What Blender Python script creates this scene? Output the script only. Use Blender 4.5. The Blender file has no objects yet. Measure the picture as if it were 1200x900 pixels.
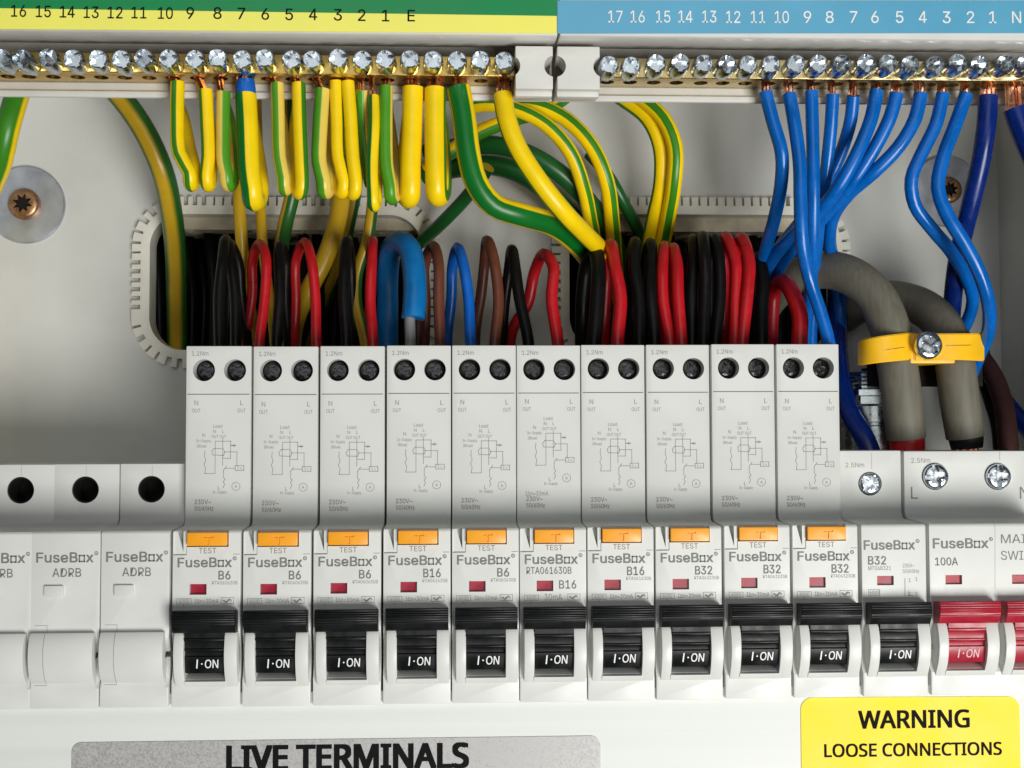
import bpy, bmesh, math, random
from mathutils import Vector, Matrix
rnd = random.Random(7)
SC = bpy.context.scene
COL = SC.collection
MM = 0.001                                   # all sizes below are written in millimetres

# ------------------------------------------------------------------ camera
FOCAL = 1450.0                               # in pixels of a 1200 px wide picture
CAM = Vector((73.76484, -320.74192, 23.31966))
YAW, PITCH, ROLL = -0.04151628, 0.04291413, 0.00260679
ROT = Matrix.Rotation(YAW, 3, 'Z') @ Matrix.Rotation(PITCH, 3, 'X') @ Matrix.Rotation(ROLL, 3, 'Y')
cam_data = bpy.data.cameras.new('camera')
cam_data.sensor_width = 36.0
cam_data.lens = 36.0 * FOCAL / 1200.0
cam_data.clip_start = 0.005
cam_data.clip_end = 20.0
cam = bpy.data.objects.new('camera', cam_data)
COL.objects.link(cam)
axes = Matrix((ROT.col[0], ROT.col[2], -ROT.col[1])).transposed()
cam.matrix_world = Matrix.Translation(CAM * MM) @ axes.to_4x4()
SC.camera = cam

# ------------------------------------------------------------------ light
world = bpy.data.worlds.new('World')
SC.world = world
world.use_nodes = True
world.node_tree.nodes['Background'].inputs[0].default_value = (0.97, 0.99, 1.0, 1)
world.node_tree.nodes['Background'].inputs[1].default_value = 0.035

def area_light(name, loc, aim, size, power, color):
    d = bpy.data.lights.new(name, 'AREA')
    d.shape = 'RECTANGLE'
    d.size, d.size_y = size
    d.energy = power
    d.color = color
    o = bpy.data.objects.new(name, d)
    COL.objects.link(o)
    o.location = Vector(loc) * MM
    v = (Vector(aim) - Vector(loc)).normalized()
    o.rotation_euler = v.to_track_quat('-Z', 'Y').to_euler()
    return o
area_light('key_light', (520, -900, -400), (90, 0, 20), (0.50, 0.50), 12.5, (1.0, 0.995, 0.965))
area_light('fill_light', (40, -900, 330), (60, 0, 20), (0.7, 0.6), 1.5, (0.95, 0.98, 1.0))  # added soft fill from above, not an actual lamp

SC.view_settings.view_transform = 'Standard'
SC.view_settings.look = 'None'
SC.view_settings.exposure = 0.0
SC.view_settings.gamma = 1.0

# ------------------------------------------------------------------ measuring helper
def at(px, py, y):
    """Point (mm) on the upright plane at depth y that is seen at a pixel of the 1200x900 photograph."""
    d = ROT @ Vector(((px - 600) / FOCAL, 1.0, (450 - py) / FOCAL))
    t = (y - CAM.y) / d.y
    return CAM + d * t

# ------------------------------------------------------------------ materials
def principled(name):
    m = bpy.data.materials.new(name)
    m.use_nodes = True
    nt = m.node_tree
    return m, nt, nt.nodes['Principled BSDF']

def material(name, color, rough=0.4, metal=0.0, vary=0.06, scale=250.0, bump=0.0, bump_scale=900.0, spec=0.5,
             dirt=None, rough_vary=0.1, aniso=None):
    m, nt, b = principled(name)
    N, L = nt.nodes, nt.links
    tc = N.new('ShaderNodeTexCoord')
    mp = N.new('ShaderNodeMapping')
    L.new(tc.outputs['Object'], mp.inputs[0])
    if aniso:
        mp.inputs['Scale'].default_value = aniso
    nz = N.new('ShaderNodeTexNoise')
    nz.inputs['Scale'].default_value = scale
    nz.inputs['Detail'].default_value = 5
    L.new(mp.outputs[0], nz.inputs['Vector'])
    ramp = N.new('ShaderNodeMapRange')
    ramp.inputs[1].default_value, ramp.inputs[2].default_value = 0.3, 0.7
    ramp.inputs[3].default_value, ramp.inputs[4].default_value = 1 - vary, 1 + vary
    L.new(nz.outputs['Fac'], ramp.inputs[0])
    mul = N.new('ShaderNodeVectorMath')
    mul.operation = 'SCALE'
    mul.inputs[0].default_value = color
    L.new(ramp.outputs[0], mul.inputs['Scale'])
    out = mul.outputs[0]
    if dirt:
        dcol, amount, dscale = dirt
        n2 = N.new('ShaderNodeTexNoise')
        n2.inputs['Scale'].default_value = dscale
        n2.inputs['Detail'].default_value = 8
        n2.inputs['Roughness'].default_value = 0.65
        L.new(tc.outputs['Object'], n2.inputs['Vector'])
        r2 = N.new('ShaderNodeMapRange')
        r2.inputs[1].default_value, r2.inputs[2].default_value = 0.55, 0.85
        r2.inputs[3].default_value, r2.inputs[4].default_value = 0, amount
        L.new(n2.outputs['Fac'], r2.inputs[0])
        mx = N.new('ShaderNodeMix')
        mx.data_type = 'RGBA'
        L.new(r2.outputs[0], mx.inputs[0])
        L.new(out, mx.inputs[6])
        mx.inputs[7].default_value = (*dcol, 1)
        out = mx.outputs[2]
    L.new(out, b.inputs['Base Color'])
    rr = N.new('ShaderNodeMapRange')
    rr.inputs[1].default_value, rr.inputs[2].default_value = 0.3, 0.7
    rr.inputs[3].default_value, rr.inputs[4].default_value = max(0.02, rough - rough_vary), min(1, rough + rough_vary)
    L.new(nz.outputs['Fac'], rr.inputs[0])
    L.new(rr.outputs[0], b.inputs['Roughness'])
    b.inputs['Metallic'].default_value = metal
    b.inputs['Specular IOR Level'].default_value = spec
    if bump:
        n3 = N.new('ShaderNodeTexNoise')
        n3.inputs['Scale'].default_value = bump_scale
        n3.inputs['Detail'].default_value = 4
        L.new(mp.outputs[0], n3.inputs['Vector'])
        bp = N.new('ShaderNodeBump')
        bp.inputs['Strength'].default_value = bump
        bp.inputs['Distance'].default_value = 0.0003
        L.new(n3.outputs['Fac'], bp.inputs['Height'])
        L.new(bp.outputs[0], b.inputs['Normal'])
    return m

def stripe_material(name, yellow, green):
    """Two colours round a cable: u of the UV map is 0 in the middle of the green stripe and +-0.5 at its edges."""
    m, nt, b = principled(name)
    N, L = nt.nodes, nt.links
    uv = N.new('ShaderNodeUVMap')
    uv.uv_map = 'UVMap'
    sp = N.new('ShaderNodeSeparateXYZ')
    L.new(uv.outputs[0], sp.inputs[0])
    tc = N.new('ShaderNodeTexCoord')
    nz = N.new('ShaderNodeTexNoise')
    nz.inputs['Scale'].default_value = 180
    nz.inputs['Detail'].default_value = 4
    L.new(tc.outputs['Object'], nz.inputs['Vector'])
    wob = N.new('ShaderNodeMath')
    wob.operation = 'MULTIPLY_ADD'
    wob.inputs[1].default_value = 0.035
    L.new(nz.outputs['Fac'], wob.inputs[0])
    L.new(sp.outputs[0], wob.inputs[2])
    ab = N.new('ShaderNodeMath')
    ab.operation = 'ABSOLUTE'
    L.new(wob.outputs[0], ab.inputs[0])
    rp = N.new('ShaderNodeMapRange')
    rp.inputs[1].default_value = 0.47
    rp.inputs[2].default_value = 0.55
    L.new(ab.outputs[0], rp.inputs[0])
    mx = N.new('ShaderNodeMix')
    mx.data_type = 'RGBA'
    L.new(rp.outputs[0], mx.inputs[0])
    mx.inputs[6].default_value = (*green, 1)
    mx.inputs[7].default_value = (*yellow, 1)
    hsv = N.new('ShaderNodeHueSaturation')
    vr = N.new('ShaderNodeMapRange')
    vr.inputs[3].default_value, vr.inputs[4].default_value = 0.86, 1.12
    L.new(nz.outputs['Fac'], vr.inputs[0])
    L.new(vr.outputs[0], hsv.inputs['Value'])
    L.new(mx.outputs[2], hsv.inputs['Color'])
    L.new(hsv.outputs[0], b.inputs['Base Color'])
    b.inputs['Roughness'].default_value = 0.32
    b.inputs['Specular IOR Level'].default_value = 0.4
    return m

M = {}
M['plastic'] = material('off_white_plastic', (0.69, 0.70, 0.665), 0.40, vary=0.02, scale=120, bump=0.04, bump_scale=3500, dirt=((0.45, 0.43, 0.37), 0.10, 60))
M['plastic_blank'] = material('warm_white_plastic', (0.68, 0.68, 0.655), 0.40, vary=0.02, scale=120, bump=0.04, bump_scale=3500, dirt=((0.45, 0.43, 0.37), 0.10, 60))
M['panel'] = material('powder_coated_panel', (0.60, 0.60, 0.57), 0.5, vary=0.05, scale=35, bump=0.16, bump_scale=2200, dirt=((0.34, 0.32, 0.28), 0.30, 26))
M['cover'] = material('brushed_white_cover', (0.78, 0.80, 0.765), 0.5, vary=0.05, scale=30, bump=0.05, bump_scale=260, aniso=(0.06, 1, 6))
M['carrier'] = material('terminal_carrier_plastic', (0.70, 0.69, 0.65), 0.38, vary=0.03, scale=90, dirt=((0.40, 0.36, 0.30), 0.18, 70))
M['rim'] = material('edging_plastic', (0.80, 0.775, 0.68), 0.5, vary=0.05, scale=120, dirt=((0.32, 0.28, 0.22), 0.35, 55))
M['plaster'] = material('dusty_plaster', (0.62, 0.55, 0.41), 0.9, vary=0.22, scale=120, bump=0.7, bump_scale=500, dirt=((0.12, 0.10, 0.08), 0.85, 90))
M['cavity'] = material('cavity_shade', (0.016, 0.014, 0.013), 0.95, vary=0.4, scale=60, spec=0.1)  # near-black colour stands in for the shade of the deep hollow
M['brass'] = material('brass', (0.60, 0.41, 0.12), 0.27, metal=1.0, vary=0.12, scale=300, bump=0.05, bump_scale=1200)
M['brass_pale'] = material('pale_brass', (0.60, 0.47, 0.23), 0.27, metal=1.0, vary=0.12, scale=300, bump=0.05, bump_scale=1200)
M['hole'] = material('shade_and_bracket_black', (0.012, 0.011, 0.010), 0.8, spec=0.2)  # black painted in as shade inside holes; also colours the dark bracket
M['zinc'] = material('zinc_screw', (0.58, 0.63, 0.67), 0.24, metal=1.0, vary=0.22, scale=700, bump=0.03, bump_scale=900)
M['zinc_dark'] = material('dark_screw', (0.07, 0.07, 0.072), 0.16, metal=1.0, vary=0.3, scale=900, bump=0.3, bump_scale=1500)
M['washer'] = material('galvanised_washer', (0.50, 0.53, 0.58), 0.38, metal=0.8, vary=0.12, scale=180, bump=0.08, bump_scale=900)
M['bronze'] = material('bronzed_screw', (0.42, 0.24, 0.13), 0.35, metal=0.9, vary=0.2, scale=700, bump=0.15, bump_scale=1500)
M['gland'] = material('zinc_gland', (0.72, 0.77, 0.76), 0.25, metal=1.0, vary=0.15, scale=500, bump=0.05, bump_scale=900)
M['copper'] = material('copper', (0.80, 0.36, 0.20), 0.25, metal=1.0, vary=0.2, scale=700)
M['orange'] = material('orange_plastic', (0.95, 0.385, 0.012), 0.38, vary=0.04, scale=200)
M['clamp'] = material('yellow_clamp_plastic', (0.95, 0.52, 0.010), 0.36, vary=0.05, scale=150)
M['black'] = material('black_plastic', (0.006, 0.007, 0.007), 0.42, spec=0.3, vary=0.15, scale=300, bump=0.05, bump_scale=2500)
M['red'] = material('crimson_plastic', (0.37, 0.010, 0.028), 0.36, vary=0.06, scale=250, bump=0.05, bump_scale=2500)
M['indicator'] = material('red_indicator', (0.33, 0.012, 0.035), 0.35, vary=0.2, scale=300)
M['print'] = material('grey_print', (0.19, 0.19, 0.18), 0.6, vary=0.15, scale=900)
M['print_fine'] = material('fine_grey_print', (0.27, 0.27, 0.25), 0.6, vary=0.2, scale=900)
M['print_white'] = material('white_print', (0.85, 0.87, 0.86), 0.5, vary=0.05)
M['print_pink'] = material('pale_pink_print', (0.80, 0.42, 0.46), 0.5, vary=0.1)
M['print_black'] = material('black_print', (0.008, 0.008, 0.009), 0.7, vary=0.1, spec=0.08)
M['green_band'] = material('green_vinyl', (0.0, 0.24, 0.065), 0.35, vary=0.06, scale=60)
M['yellow_band'] = material('yellow_vinyl', (0.95, 0.90, 0.15), 0.35, vary=0.03, scale=60)
M['blue_band'] = material('light_blue_vinyl', (0.115, 0.40, 0.60), 0.33, vary=0.05, scale=50)
M['warning'] = material('yellow_warning_vinyl', (0.95, 0.72, 0.002), 0.45, vary=0.06, scale=60, spec=0.3)
M['silver'] = material('silver_label_film', (0.44, 0.435, 0.425), 0.5, metal=0.25, vary=0.13, scale=1900, rough_vary=0.2)
M['seam'] = material('seam_shadow_gap', (0.11, 0.095, 0.08), 0.8)
M['earth'] = stripe_material('green_yellow_pvc', (0.95, 0.66, 0.003), (0.040, 0.215, 0.010))
M['earth_light'] = stripe_material('light_green_yellow_pvc', (0.80, 0.60, 0.10), (0.075, 0.30, 0.014))
M['earth_deep'] = stripe_material('deep_green_yellow_pvc', (0.95, 0.67, 0.004), (0.004, 0.150, 0.018))
M['earth_shaded'] = stripe_material('shaded_green_yellow_pvc', (0.50, 0.31, 0.012), (0.020, 0.105, 0.016))  # darker copy of the earth colours, shade painted in for wires further back
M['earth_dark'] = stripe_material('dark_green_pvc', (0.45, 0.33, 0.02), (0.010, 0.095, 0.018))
for nm, c, r in (('blue', (0.0, 0.115, 0.46), 0.24), ('navy', (0.001, 0.017, 0.155), 0.28), ('sleeve_blue', (0.0, 0.15, 0.43), 0.36),
                 ('wire_red', (0.47, 0.007, 0.012), 0.36), ('wire_black', (0.0045, 0.0045, 0.0045), 0.40), ('brown', (0.125, 0.036, 0.018), 0.42),
                 ('dark_brown', (0.036, 0.014, 0.012), 0.5), ('grey_sheath', (0.14, 0.130, 0.098), 0.55), ('bright_blue', (0.0, 0.11, 0.50), 0.34),
                 ('clear_grey', (0.22, 0.22, 0.22), 0.4), ('tape', (0.014, 0.013, 0.013), 0.45)):
    M[nm] = material(nm + '_pvc', c, r, vary=0.14, scale=160, spec=0.17 if nm in ('wire_black', 'tape', 'dark_brown') else 0.42, bump=0.12 if nm == 'grey_sheath' else 0.03,
                     bump_scale=400, aniso=(6, 6, 0.6) if nm == 'grey_sheath' else None,
                     dirt=((0.30, 0.27, 0.22), 0.30, 120) if nm == 'grey_sheath' else (tuple((0.02 if nm == 'wire_black' else 0.12) + .5 * q for q in c), 0.22, 420))

# ------------------------------------------------------------------ mesh builder (millimetres)
class MB:
    def __init__(self):
        self.v, self.f, self.uv = [], [], []
    def add(self, verts, faces, uvs=None):
        n = len(self.v)
        self.v += [tuple(p) for p in verts]
        for i, f in enumerate(faces):
            self.f.append([n + k for k in f])
            self.uv.append(uvs[i] if uvs else None)
        return self
    def bm(self, bm):
        bm.verts.index_update()
        self.add([v.co for v in bm.verts], [[v.index for v in f.verts] for f in bm.faces])
        bm.free()
        return self
    def mesh(self, me):
        return self.add([v.co for v in me.vertices], [list(p.vertices) for p in me.polygons])
    def box(self, x0, x1, y0, y1, z0, z1, bev=0.0, seg=2):
        bm = bmesh.new()
        bmesh.ops.create_cube(bm, size=1)
        for v in bm.verts:
            v.co = ((x0 + x1) / 2 + v.co.x * (x1 - x0), (y0 + y1) / 2 + v.co.y * (y1 - y0), (z0 + z1) / 2 + v.co.z * (z1 - z0))
        if bev:
            bmesh.ops.bevel(bm, geom=bm.edges[:], offset=bev, segments=seg, affect='EDGES', profile=0.6)
        return self.bm(bm)
    def prism_x(self, prof, x0, x1, bev=0.0, seg=2):
        """profile of (y, z) points swept along x"""
        bm = bmesh.new()
        a = [bm.verts.new((x0, y, z)) for y, z in prof]
        b = [bm.verts.new((x1, y, z)) for y, z in prof]
        n = len(prof)
        bm.faces.new(a)
        bm.faces.new(b[::-1])
        for i in range(n):
            bm.faces.new((a[i], b[i], b[(i + 1) % n], a[(i + 1) % n])[::-1])
        bmesh.ops.recalc_face_normals(bm, faces=bm.faces[:])
        if bev:
            ed = [e for e in bm.edges if e.calc_face_angle(0) > 0.6]
            bmesh.ops.bevel(bm, geom=ed, offset=bev, segments=seg, affect='EDGES', profile=0.6)
        return self.bm(bm)
    def prism_y(self, prof, y0, y1, bev=0.0):
        """outline of (x, z) points given a thickness in y"""
        bm = bmesh.new()
        a = [bm.verts.new((x, y0, z)) for x, z in prof]
        b = [bm.verts.new((x, y1, z)) for x, z in prof]
        n = len(prof)
        bm.faces.new(a)
        bm.faces.new(b[::-1])
        for i in range(n):
            bm.faces.new((a[i], b[i], b[(i + 1) % n], a[(i + 1) % n])[::-1])
        bmesh.ops.recalc_face_normals(bm, faces=bm.faces[:])
        if bev:
            ed = [e for e in bm.edges if e.calc_face_angle(0) > 0.9]
            bmesh.ops.bevel(bm, geom=ed, offset=bev, segments=2, affect='EDGES', profile=0.6)
        return self.bm(bm)
    def lathe(self, prof, c, axis=(0, -1, 0), seg=24):
        """profile of (radius, height along axis) from base to tip"""
        c, ax = Vector(c), Vector(axis).normalized()
        u = ax.orthogonal().normalized()
        w = ax.cross(u)
        vs, fs = [], []
        for r, h in prof:
            for k in range(seg):
                t = 2 * math.pi * k / seg
                vs.append(c + ax * h + (u * math.cos(t) + w * math.sin(t)) * r)
        for i in range(len(prof) - 1):
            for k in range(seg):
                k2 = (k + 1) % seg
                fs.append((i * seg + k, i * seg + k2, (i + 1) * seg + k2, (i + 1) * seg + k))
        fs.append(tuple(range(seg))[::-1])
        fs.append(tuple((len(prof) - 1) * seg + k for k in range(seg)))
        return self.add(vs, fs)
    def tube(self, pts, r, seg=14, off=0.0, step=2.2, width=1.0):
        """round cable through control points; r is one radius or one per control point"""
        P = [Vector(p) for p in pts]
        R = list(r) if isinstance(r, (list, tuple)) else [r] * len(P)
        C, RR = [], []
        for i in range(len(P) - 1):
            p0, p1, p2, p3 = P[max(i - 1, 0)], P[i], P[i + 1], P[min(i + 2, len(P) - 1)]
            if i == 0: p0 = p1 * 2 - p2
            if i == len(P) - 2: p3 = p2 * 2 - p1
            t0, t1, t2, t3 = 0, *[0] * 3
            d1, d2, d3 = max((p1 - p0).length, 1e-4) ** .5, max((p2 - p1).length, 1e-4) ** .5, max((p3 - p2).length, 1e-4) ** .5
            m1 = (p1 - p0) / d1 - (p2 - p0) / (d1 + d2) + (p2 - p1) / d2
            m2 = (p2 - p1) / d2 - (p3 - p1) / (d2 + d3) + (p3 - p2) / d3
            m1, m2 = m1 * d2, m2 * d2
            n = max(2, int((p2 - p1).length / step))
            for k in range(n):
                t = k / n
                C.append(p1 * (2 * t**3 - 3 * t**2 + 1) + m1 * (t**3 - 2 * t**2 + t) + p2 * (-2 * t**3 + 3 * t**2) + m2 * (t**3 - t**2))
                RR.append(R[i] * (1 - t) + R[i + 1] * t)
        C.append(P[-1]); RR.append(R[-1])
        T = [(C[min(i + 1, len(C) - 1)] - C[max(i - 1, 0)]).normalized() for i in range(len(C))]
        n0 = Vector((0, -1, 0))
        n0 = n0 - T[0] * n0.dot(T[0])
        n0 = n0.normalized() if n0.length > 1e-3 else T[0].orthogonal().normalized()
        vs, fs, us = [], [], []
        ln = 0
        for i, c in enumerate(C):
            if i:
                q = T[i - 1].rotation_difference(T[i])
                n0 = q @ n0
                n0 = (n0 - T[i] * n0.dot(T[i])).normalized()
            b0 = n0.cross(T[i])
            for k in range(seg):
                a = 2 * math.pi * k / seg
                vs.append(c + (n0 * math.cos(a) + b0 * math.sin(a)) * RR[i])
        for i in range(len(C) - 1):
            l0 = ln
            ln += (C[i + 1] - C[i]).length
            for k in range(seg):
                k2 = (k + 1) % seg
                fs.append((i * seg + k, (i + 1) * seg + k, (i + 1) * seg + k2, i * seg + k2))
                um = (k + .5) / seg - off
                um -= math.floor(um + .5)
                u0, u1 = (um - .5 / seg) / width, (um + .5 / seg) / width
                us.append(((u0, l0), (u0, ln), (u1, ln), (u1, l0)))
        base = (len(C) - 1) * seg
        fs.append(tuple(range(seg))); us.append(tuple((9.0, 0) for _ in range(seg)))
        fs.append(tuple(base + k for k in range(seg))[::-1]); us.append(tuple((9.0, ln) for _ in range(seg)))
        self.add(vs, fs, us)
        self.path, self.tan = C, T
        return self
    def line(self, pts, w, y):
        """printed line on the upright plane y, points (x, z)"""
        for (xa, za), (xb, zb) in zip(pts, pts[1:]):
            dx, dz = xb - xa, zb - za
            l = math.hypot(dx, dz) or 1e-6
            nx, nz = -dz / l * w / 2, dx / l * w / 2
            ex, ez = dx / l * w / 2, dz / l * w / 2
            q = [(xa + nx - ex, y, za + nz - ez), (xb + nx + ex, y, zb + nz + ez), (xb - nx + ex, y, zb - nz + ez), (xa - nx - ex, y, za - nz - ez)]
            self.add(q, [(3, 2, 1, 0)])
        return self
    def text(self, s, x, z, h, y, w=None, align='c', bold=0.0, shear=0.0):
        """flat lettering on the upright plane y; h = height of a capital, w = width of the line (optional); bold thickens the strokes"""
        vs, fs, bb = glyphs(s, shear)
        k = h / CAP
        kx = w / (bb[1] - bb[0]) if w else k
        x0 = {'c': x - (bb[0] + bb[1]) / 2 * kx, 'l': x - bb[0] * kx, 'r': x - bb[1] * kx}[align]
        e = bold * h
        for j, (dx, dz) in enumerate(((0, 0), (-e, -e * .6), (e, -e * .6), (-e, e * .6), (e, e * .6)) if e > 0 else ((0, 0),)):
            self.add([(x0 + vx * kx + dx, y - 0.015 * j, z - h / 2 + vy * k + dz) for vx, vy in vs], fs)
        return self
    def build(self, name, mat, parent=None, sharp=38):
        me = bpy.data.meshes.new(name)
        me.from_pydata([(a * MM, b * MM, c * MM) for a, b, c in self.v], [], self.f)
        if any(u is not None for u in self.uv):
            lay = me.uv_layers.new(name='UVMap')
            i = 0
            for f, u in zip(self.f, self.uv):
                for k in range(len(f)):
                    lay.data[i].uv = u[k] if u else (0, 0)
                    i += 1
        me.polygons.foreach_set('use_smooth', [True] * len(me.polygons))
        me.set_sharp_from_angle(angle=math.radians(sharp))
        me.materials.append(mat)
        me.update()
        o = bpy.data.objects.new(name, me)
        COL.objects.link(o)
        if parent:
            o.parent = parent
        return o

SANS = BROAD = None
try:                                             # typefaces that come with Blender; its built-in one if they are missing
    FD = bpy.utils.system_resource('DATAFILES', path='fonts')
    SANS = bpy.data.fonts.load(FD + '/Inter.woff2')
    BROAD = bpy.data.fonts.load(FD + '/NotoSansHebrew-Regular.woff2')
except Exception:
    pass
_gl = {}
HUMANIST = {'LIVE TERMINALS', 'WARNING', 'LOOSE CONNECTIONS'}
def raw_glyphs(s, font, shear):
    cu = bpy.data.curves.new('t', 'FONT')
    cu.body, cu.size, cu.shear, cu.resolution_u = s, 1.0, shear, 3
    if font: cu.font = font
    ob = bpy.data.objects.new('t', cu)
    COL.objects.link(ob)
    dg = bpy.context.evaluated_depsgraph_get()
    me = bpy.data.meshes.new_from_object(ob.evaluated_get(dg))
    vs = [(v.co.x, v.co.y) for v in me.vertices]
    out = []
    for p in me.polygons:
        f = list(p.vertices)
        (ax, ay), (bx, by), (cx, cy) = vs[f[0]], vs[f[1]], vs[f[2]]
        out.append(f if (bx - ax) * (cy - ay) - (by - ay) * (cx - ax) > 0 else f[::-1])
    bpy.data.objects.remove(ob)
    bpy.data.curves.remove(cu)
    bpy.data.meshes.remove(me)
    return vs, out
def extent(vs):
    xs = [p[0] for p in vs] or [0, 1]
    return min(xs), max(xs)
CAPS = {f: max(p[1] for p in raw_glyphs('H', f, 0)[0]) for f in (None, SANS, BROAD)}
_adv = {}
def advance(c):
    if c not in _adv:
        w2 = extent(raw_glyphs('HH', SANS, 0)[0])[1]
        _adv[c] = extent(raw_glyphs('H' + c + 'H', SANS, 0)[0])[1] - w2
    return _adv[c]
def glyphs(s, shear=0.0):
    """outline of a word with capitals 1 high: points, faces, (left, right)"""
    key = (s, shear)
    if key not in _gl:
        font = BROAD if s in HUMANIST else SANS
        if font is SANS and SANS and any(c in '4R' for c in s) and shear == 0:
            cap = CAPS[SANS]
            vs, fs, x = [], [], 0.0
            for c in s:                          # 4 and R drawn here, stroke by stroke
                if c == '4':
                    g = [((.44, .33), (.56, .33), (.56, 1), (.44, 1)), ((.44, 0), (.56, 0), (.56, .22), (.44, .22)),
                         ((.02, .22), (.70, .22), (.70, .33), (.02, .33)), ((.02, .331), (.16, .331), (.439, .80), (.439, 1))]
                    gv = [(px * cap, py * cap) for q in g for px, py in q]
                    gf = [[4 * i + k for k in range(4)] for i in range(4)]
                elif c == 'R':
                    gv, gf = raw_glyphs('P', SANS, 0)
                    n = len(gv)
                    gv = gv + [(px * cap, py * cap) for px, py in ((.36, .40), (.51, .40), (.78, 0), (.63, 0))]
                    gf = gf + [[n + 3, n + 2, n + 1, n]]
                elif c == ' ':
                    gv, gf = [], []
                else:
                    gv, gf = raw_glyphs(c, SANS, 0)
                n = len(vs)
                vs += [(px + x, py) for px, py in gv]
                fs += [[n + k for k in f] for f in gf]
                x += advance(c)
        else:
            vs, fs = raw_glyphs(s, font, shear)
        c_ = CAPS[font]
        vs = [(a / c_, b / c_) for a, b in vs]
        _gl[key] = (vs, fs, extent(vs))
    return _gl[key]
CAP = 1.0

def boolean(base, cutters):
    """base MB minus each cutter MB -> new MB"""
    def tmp(mb):
        me = bpy.data.meshes.new('tmp')
        me.from_pydata(mb.v, [], mb.f)
        me.validate()
        o = bpy.data.objects.new('tmp', me)
        COL.objects.link(o)
        return o
    o = tmp(base)
    cs = [tmp(c) for c in cutters]
    for c in cs:
        md = o.modifiers.new('b', 'BOOLEAN')
        md.operation, md.solver, md.object = 'DIFFERENCE', 'EXACT', c
    dg = bpy.context.evaluated_depsgraph_get()
    me = bpy.data.meshes.new_from_object(o.evaluated_get(dg))
    r = MB().mesh(me)
    for x in [o] + cs:
        m_ = x.data
        bpy.data.objects.remove(x)
        bpy.data.meshes.remove(m_)
    bpy.data.meshes.remove(me)
    return r

def tag(o, label, cat, group=None):
    o['label'], o['category'] = label, cat
    if group: o['group'] = group
    return o
def thing(name, label, cat, loc=(0, 0, 0), group=None):
    o = bpy.data.objects.new(name, None)
    o.empty_display_size = 0.005
    COL.objects.link(o)
    o.location = Vector(loc) * MM
    return tag(o, label, cat, group)
def copy_part(p, parent):
    c = p.copy()
    COL.objects.link(c)
    c.parent = parent
    for ch in list(p.children):
        copy_part(ch, c)
    return c
def rounded(x0, x1, z0, z1, r, n=6):
    out = []
    for cx, cz, a0 in ((x1 - r, z1 - r, 0), (x0 + r, z1 - r, 90), (x0 + r, z0 + r, 180), (x1 - r, z0 + r, 270)):
        for k in range(n + 1):
            a = math.radians(a0 + 90 * k / n)
            out.append((cx + r * math.cos(a), cz + r * math.sin(a)))
    return out
def lerp(a, b, t): return a + (b - a) * t

# ================================================================== ENCLOSURE
PANEL = 72.0
enclosure = thing('enclosure', 'open off white metal enclosure holding the breakers and wires', 'enclosure', (0, PANEL, -60))
def into(mb, root):
    ox, oy, oz = root.location / MM
    mb.v = [(x - ox, y - oy, z - oz) for x, y, z in mb.v]
    return mb
hl = [at(176, 250, PANEL), at(497, 413, PANEL)]
hr = [at(664, 250, PANEL), at(978, 413, PANEL)]
CORNER = 11.0
xr_wall = at(1172, 350, PANEL).x
panel = MB().box(-95, xr_wall, PANEL, PANEL + 1.6, -62, 175)
cut_l = MB().prism_y(rounded(hl[0].x, hl[1].x, hl[1].z, hl[0].z, CORNER), PANEL - 5, PANEL + 8)
cut_r = MB().prism_y(rounded(hr[0].x, hr[1].x, hr[1].z, hr[0].z, CORNER), PANEL - 5, PANEL + 8)
into(boolean(panel, [cut_l, cut_r]), enclosure).build('back_panel', M['panel'], enclosure)
into(MB().box(xr_wall, xr_wall + 1.5, 2, PANEL + 1.6, -62, 175), enclosure).build('side_panel', M['panel'], enclosure)
into(MB().box(-97, -95.1, 2, PANEL + 1.6, -62, 175), enclosure).build('side_panel', M['panel'], enclosure)
into(MB().box(-95, xr_wall + 1.5, -8, PANEL + 1.6, 175, 176.5), enclosure).build('top_panel', M['panel'], enclosure)
cov_top = at(600, 822.0, 1.5).z
into(MB().box(-95, xr_wall + 60, 1.5, 3.0, -130, cov_top + 3.0, 0.3), enclosure).build('lower_cover', M['cover'], enclosure)

# wall behind: a plaster ledge round the openings and a hollow coloured near black as deep shade
wall = MB()
WY = PANEL + 1.7
wz0, wz1 = -70.0, 185.0
ztop = at(500, 249, PANEL).z
zledge = at(500, 271, WY + 4).z
wall.box(-100, xr_wall + 60, WY + 2.5, WY + 34, zledge, wz1)
w_ = wall.build('wall', M['plaster'])
w_['kind'] = 'structure'
rough = MB()
for k in range(46):
    x = lerp(hl[0].x, hr[1].x, (k + 0.5) / 46)
    rr_ = rnd.uniform(0.8, 2.0)
    bm = bmesh.new()
    bmesh.ops.create_icosphere(bm, subdivisions=2, radius=rr_)
    for v in bm.verts:
        v.co = Vector((v.co.x * 1.6, v.co.y * .8, v.co.z * .6)) * rnd.uniform(.85, 1.15) + Vector((x, WY + rnd.uniform(4.5, 8), zledge + 0.3))
    rough.bm(bm)
rough.build('broken_edge', M['plaster'], w_)
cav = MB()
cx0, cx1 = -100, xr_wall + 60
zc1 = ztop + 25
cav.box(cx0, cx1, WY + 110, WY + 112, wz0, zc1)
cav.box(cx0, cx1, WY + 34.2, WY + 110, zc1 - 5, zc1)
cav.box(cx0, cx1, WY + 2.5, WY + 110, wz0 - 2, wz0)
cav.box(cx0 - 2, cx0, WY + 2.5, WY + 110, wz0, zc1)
cav.box(cx1, cx1 + 2, WY + 2.5, WY + 110, wz0, zc1)
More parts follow.
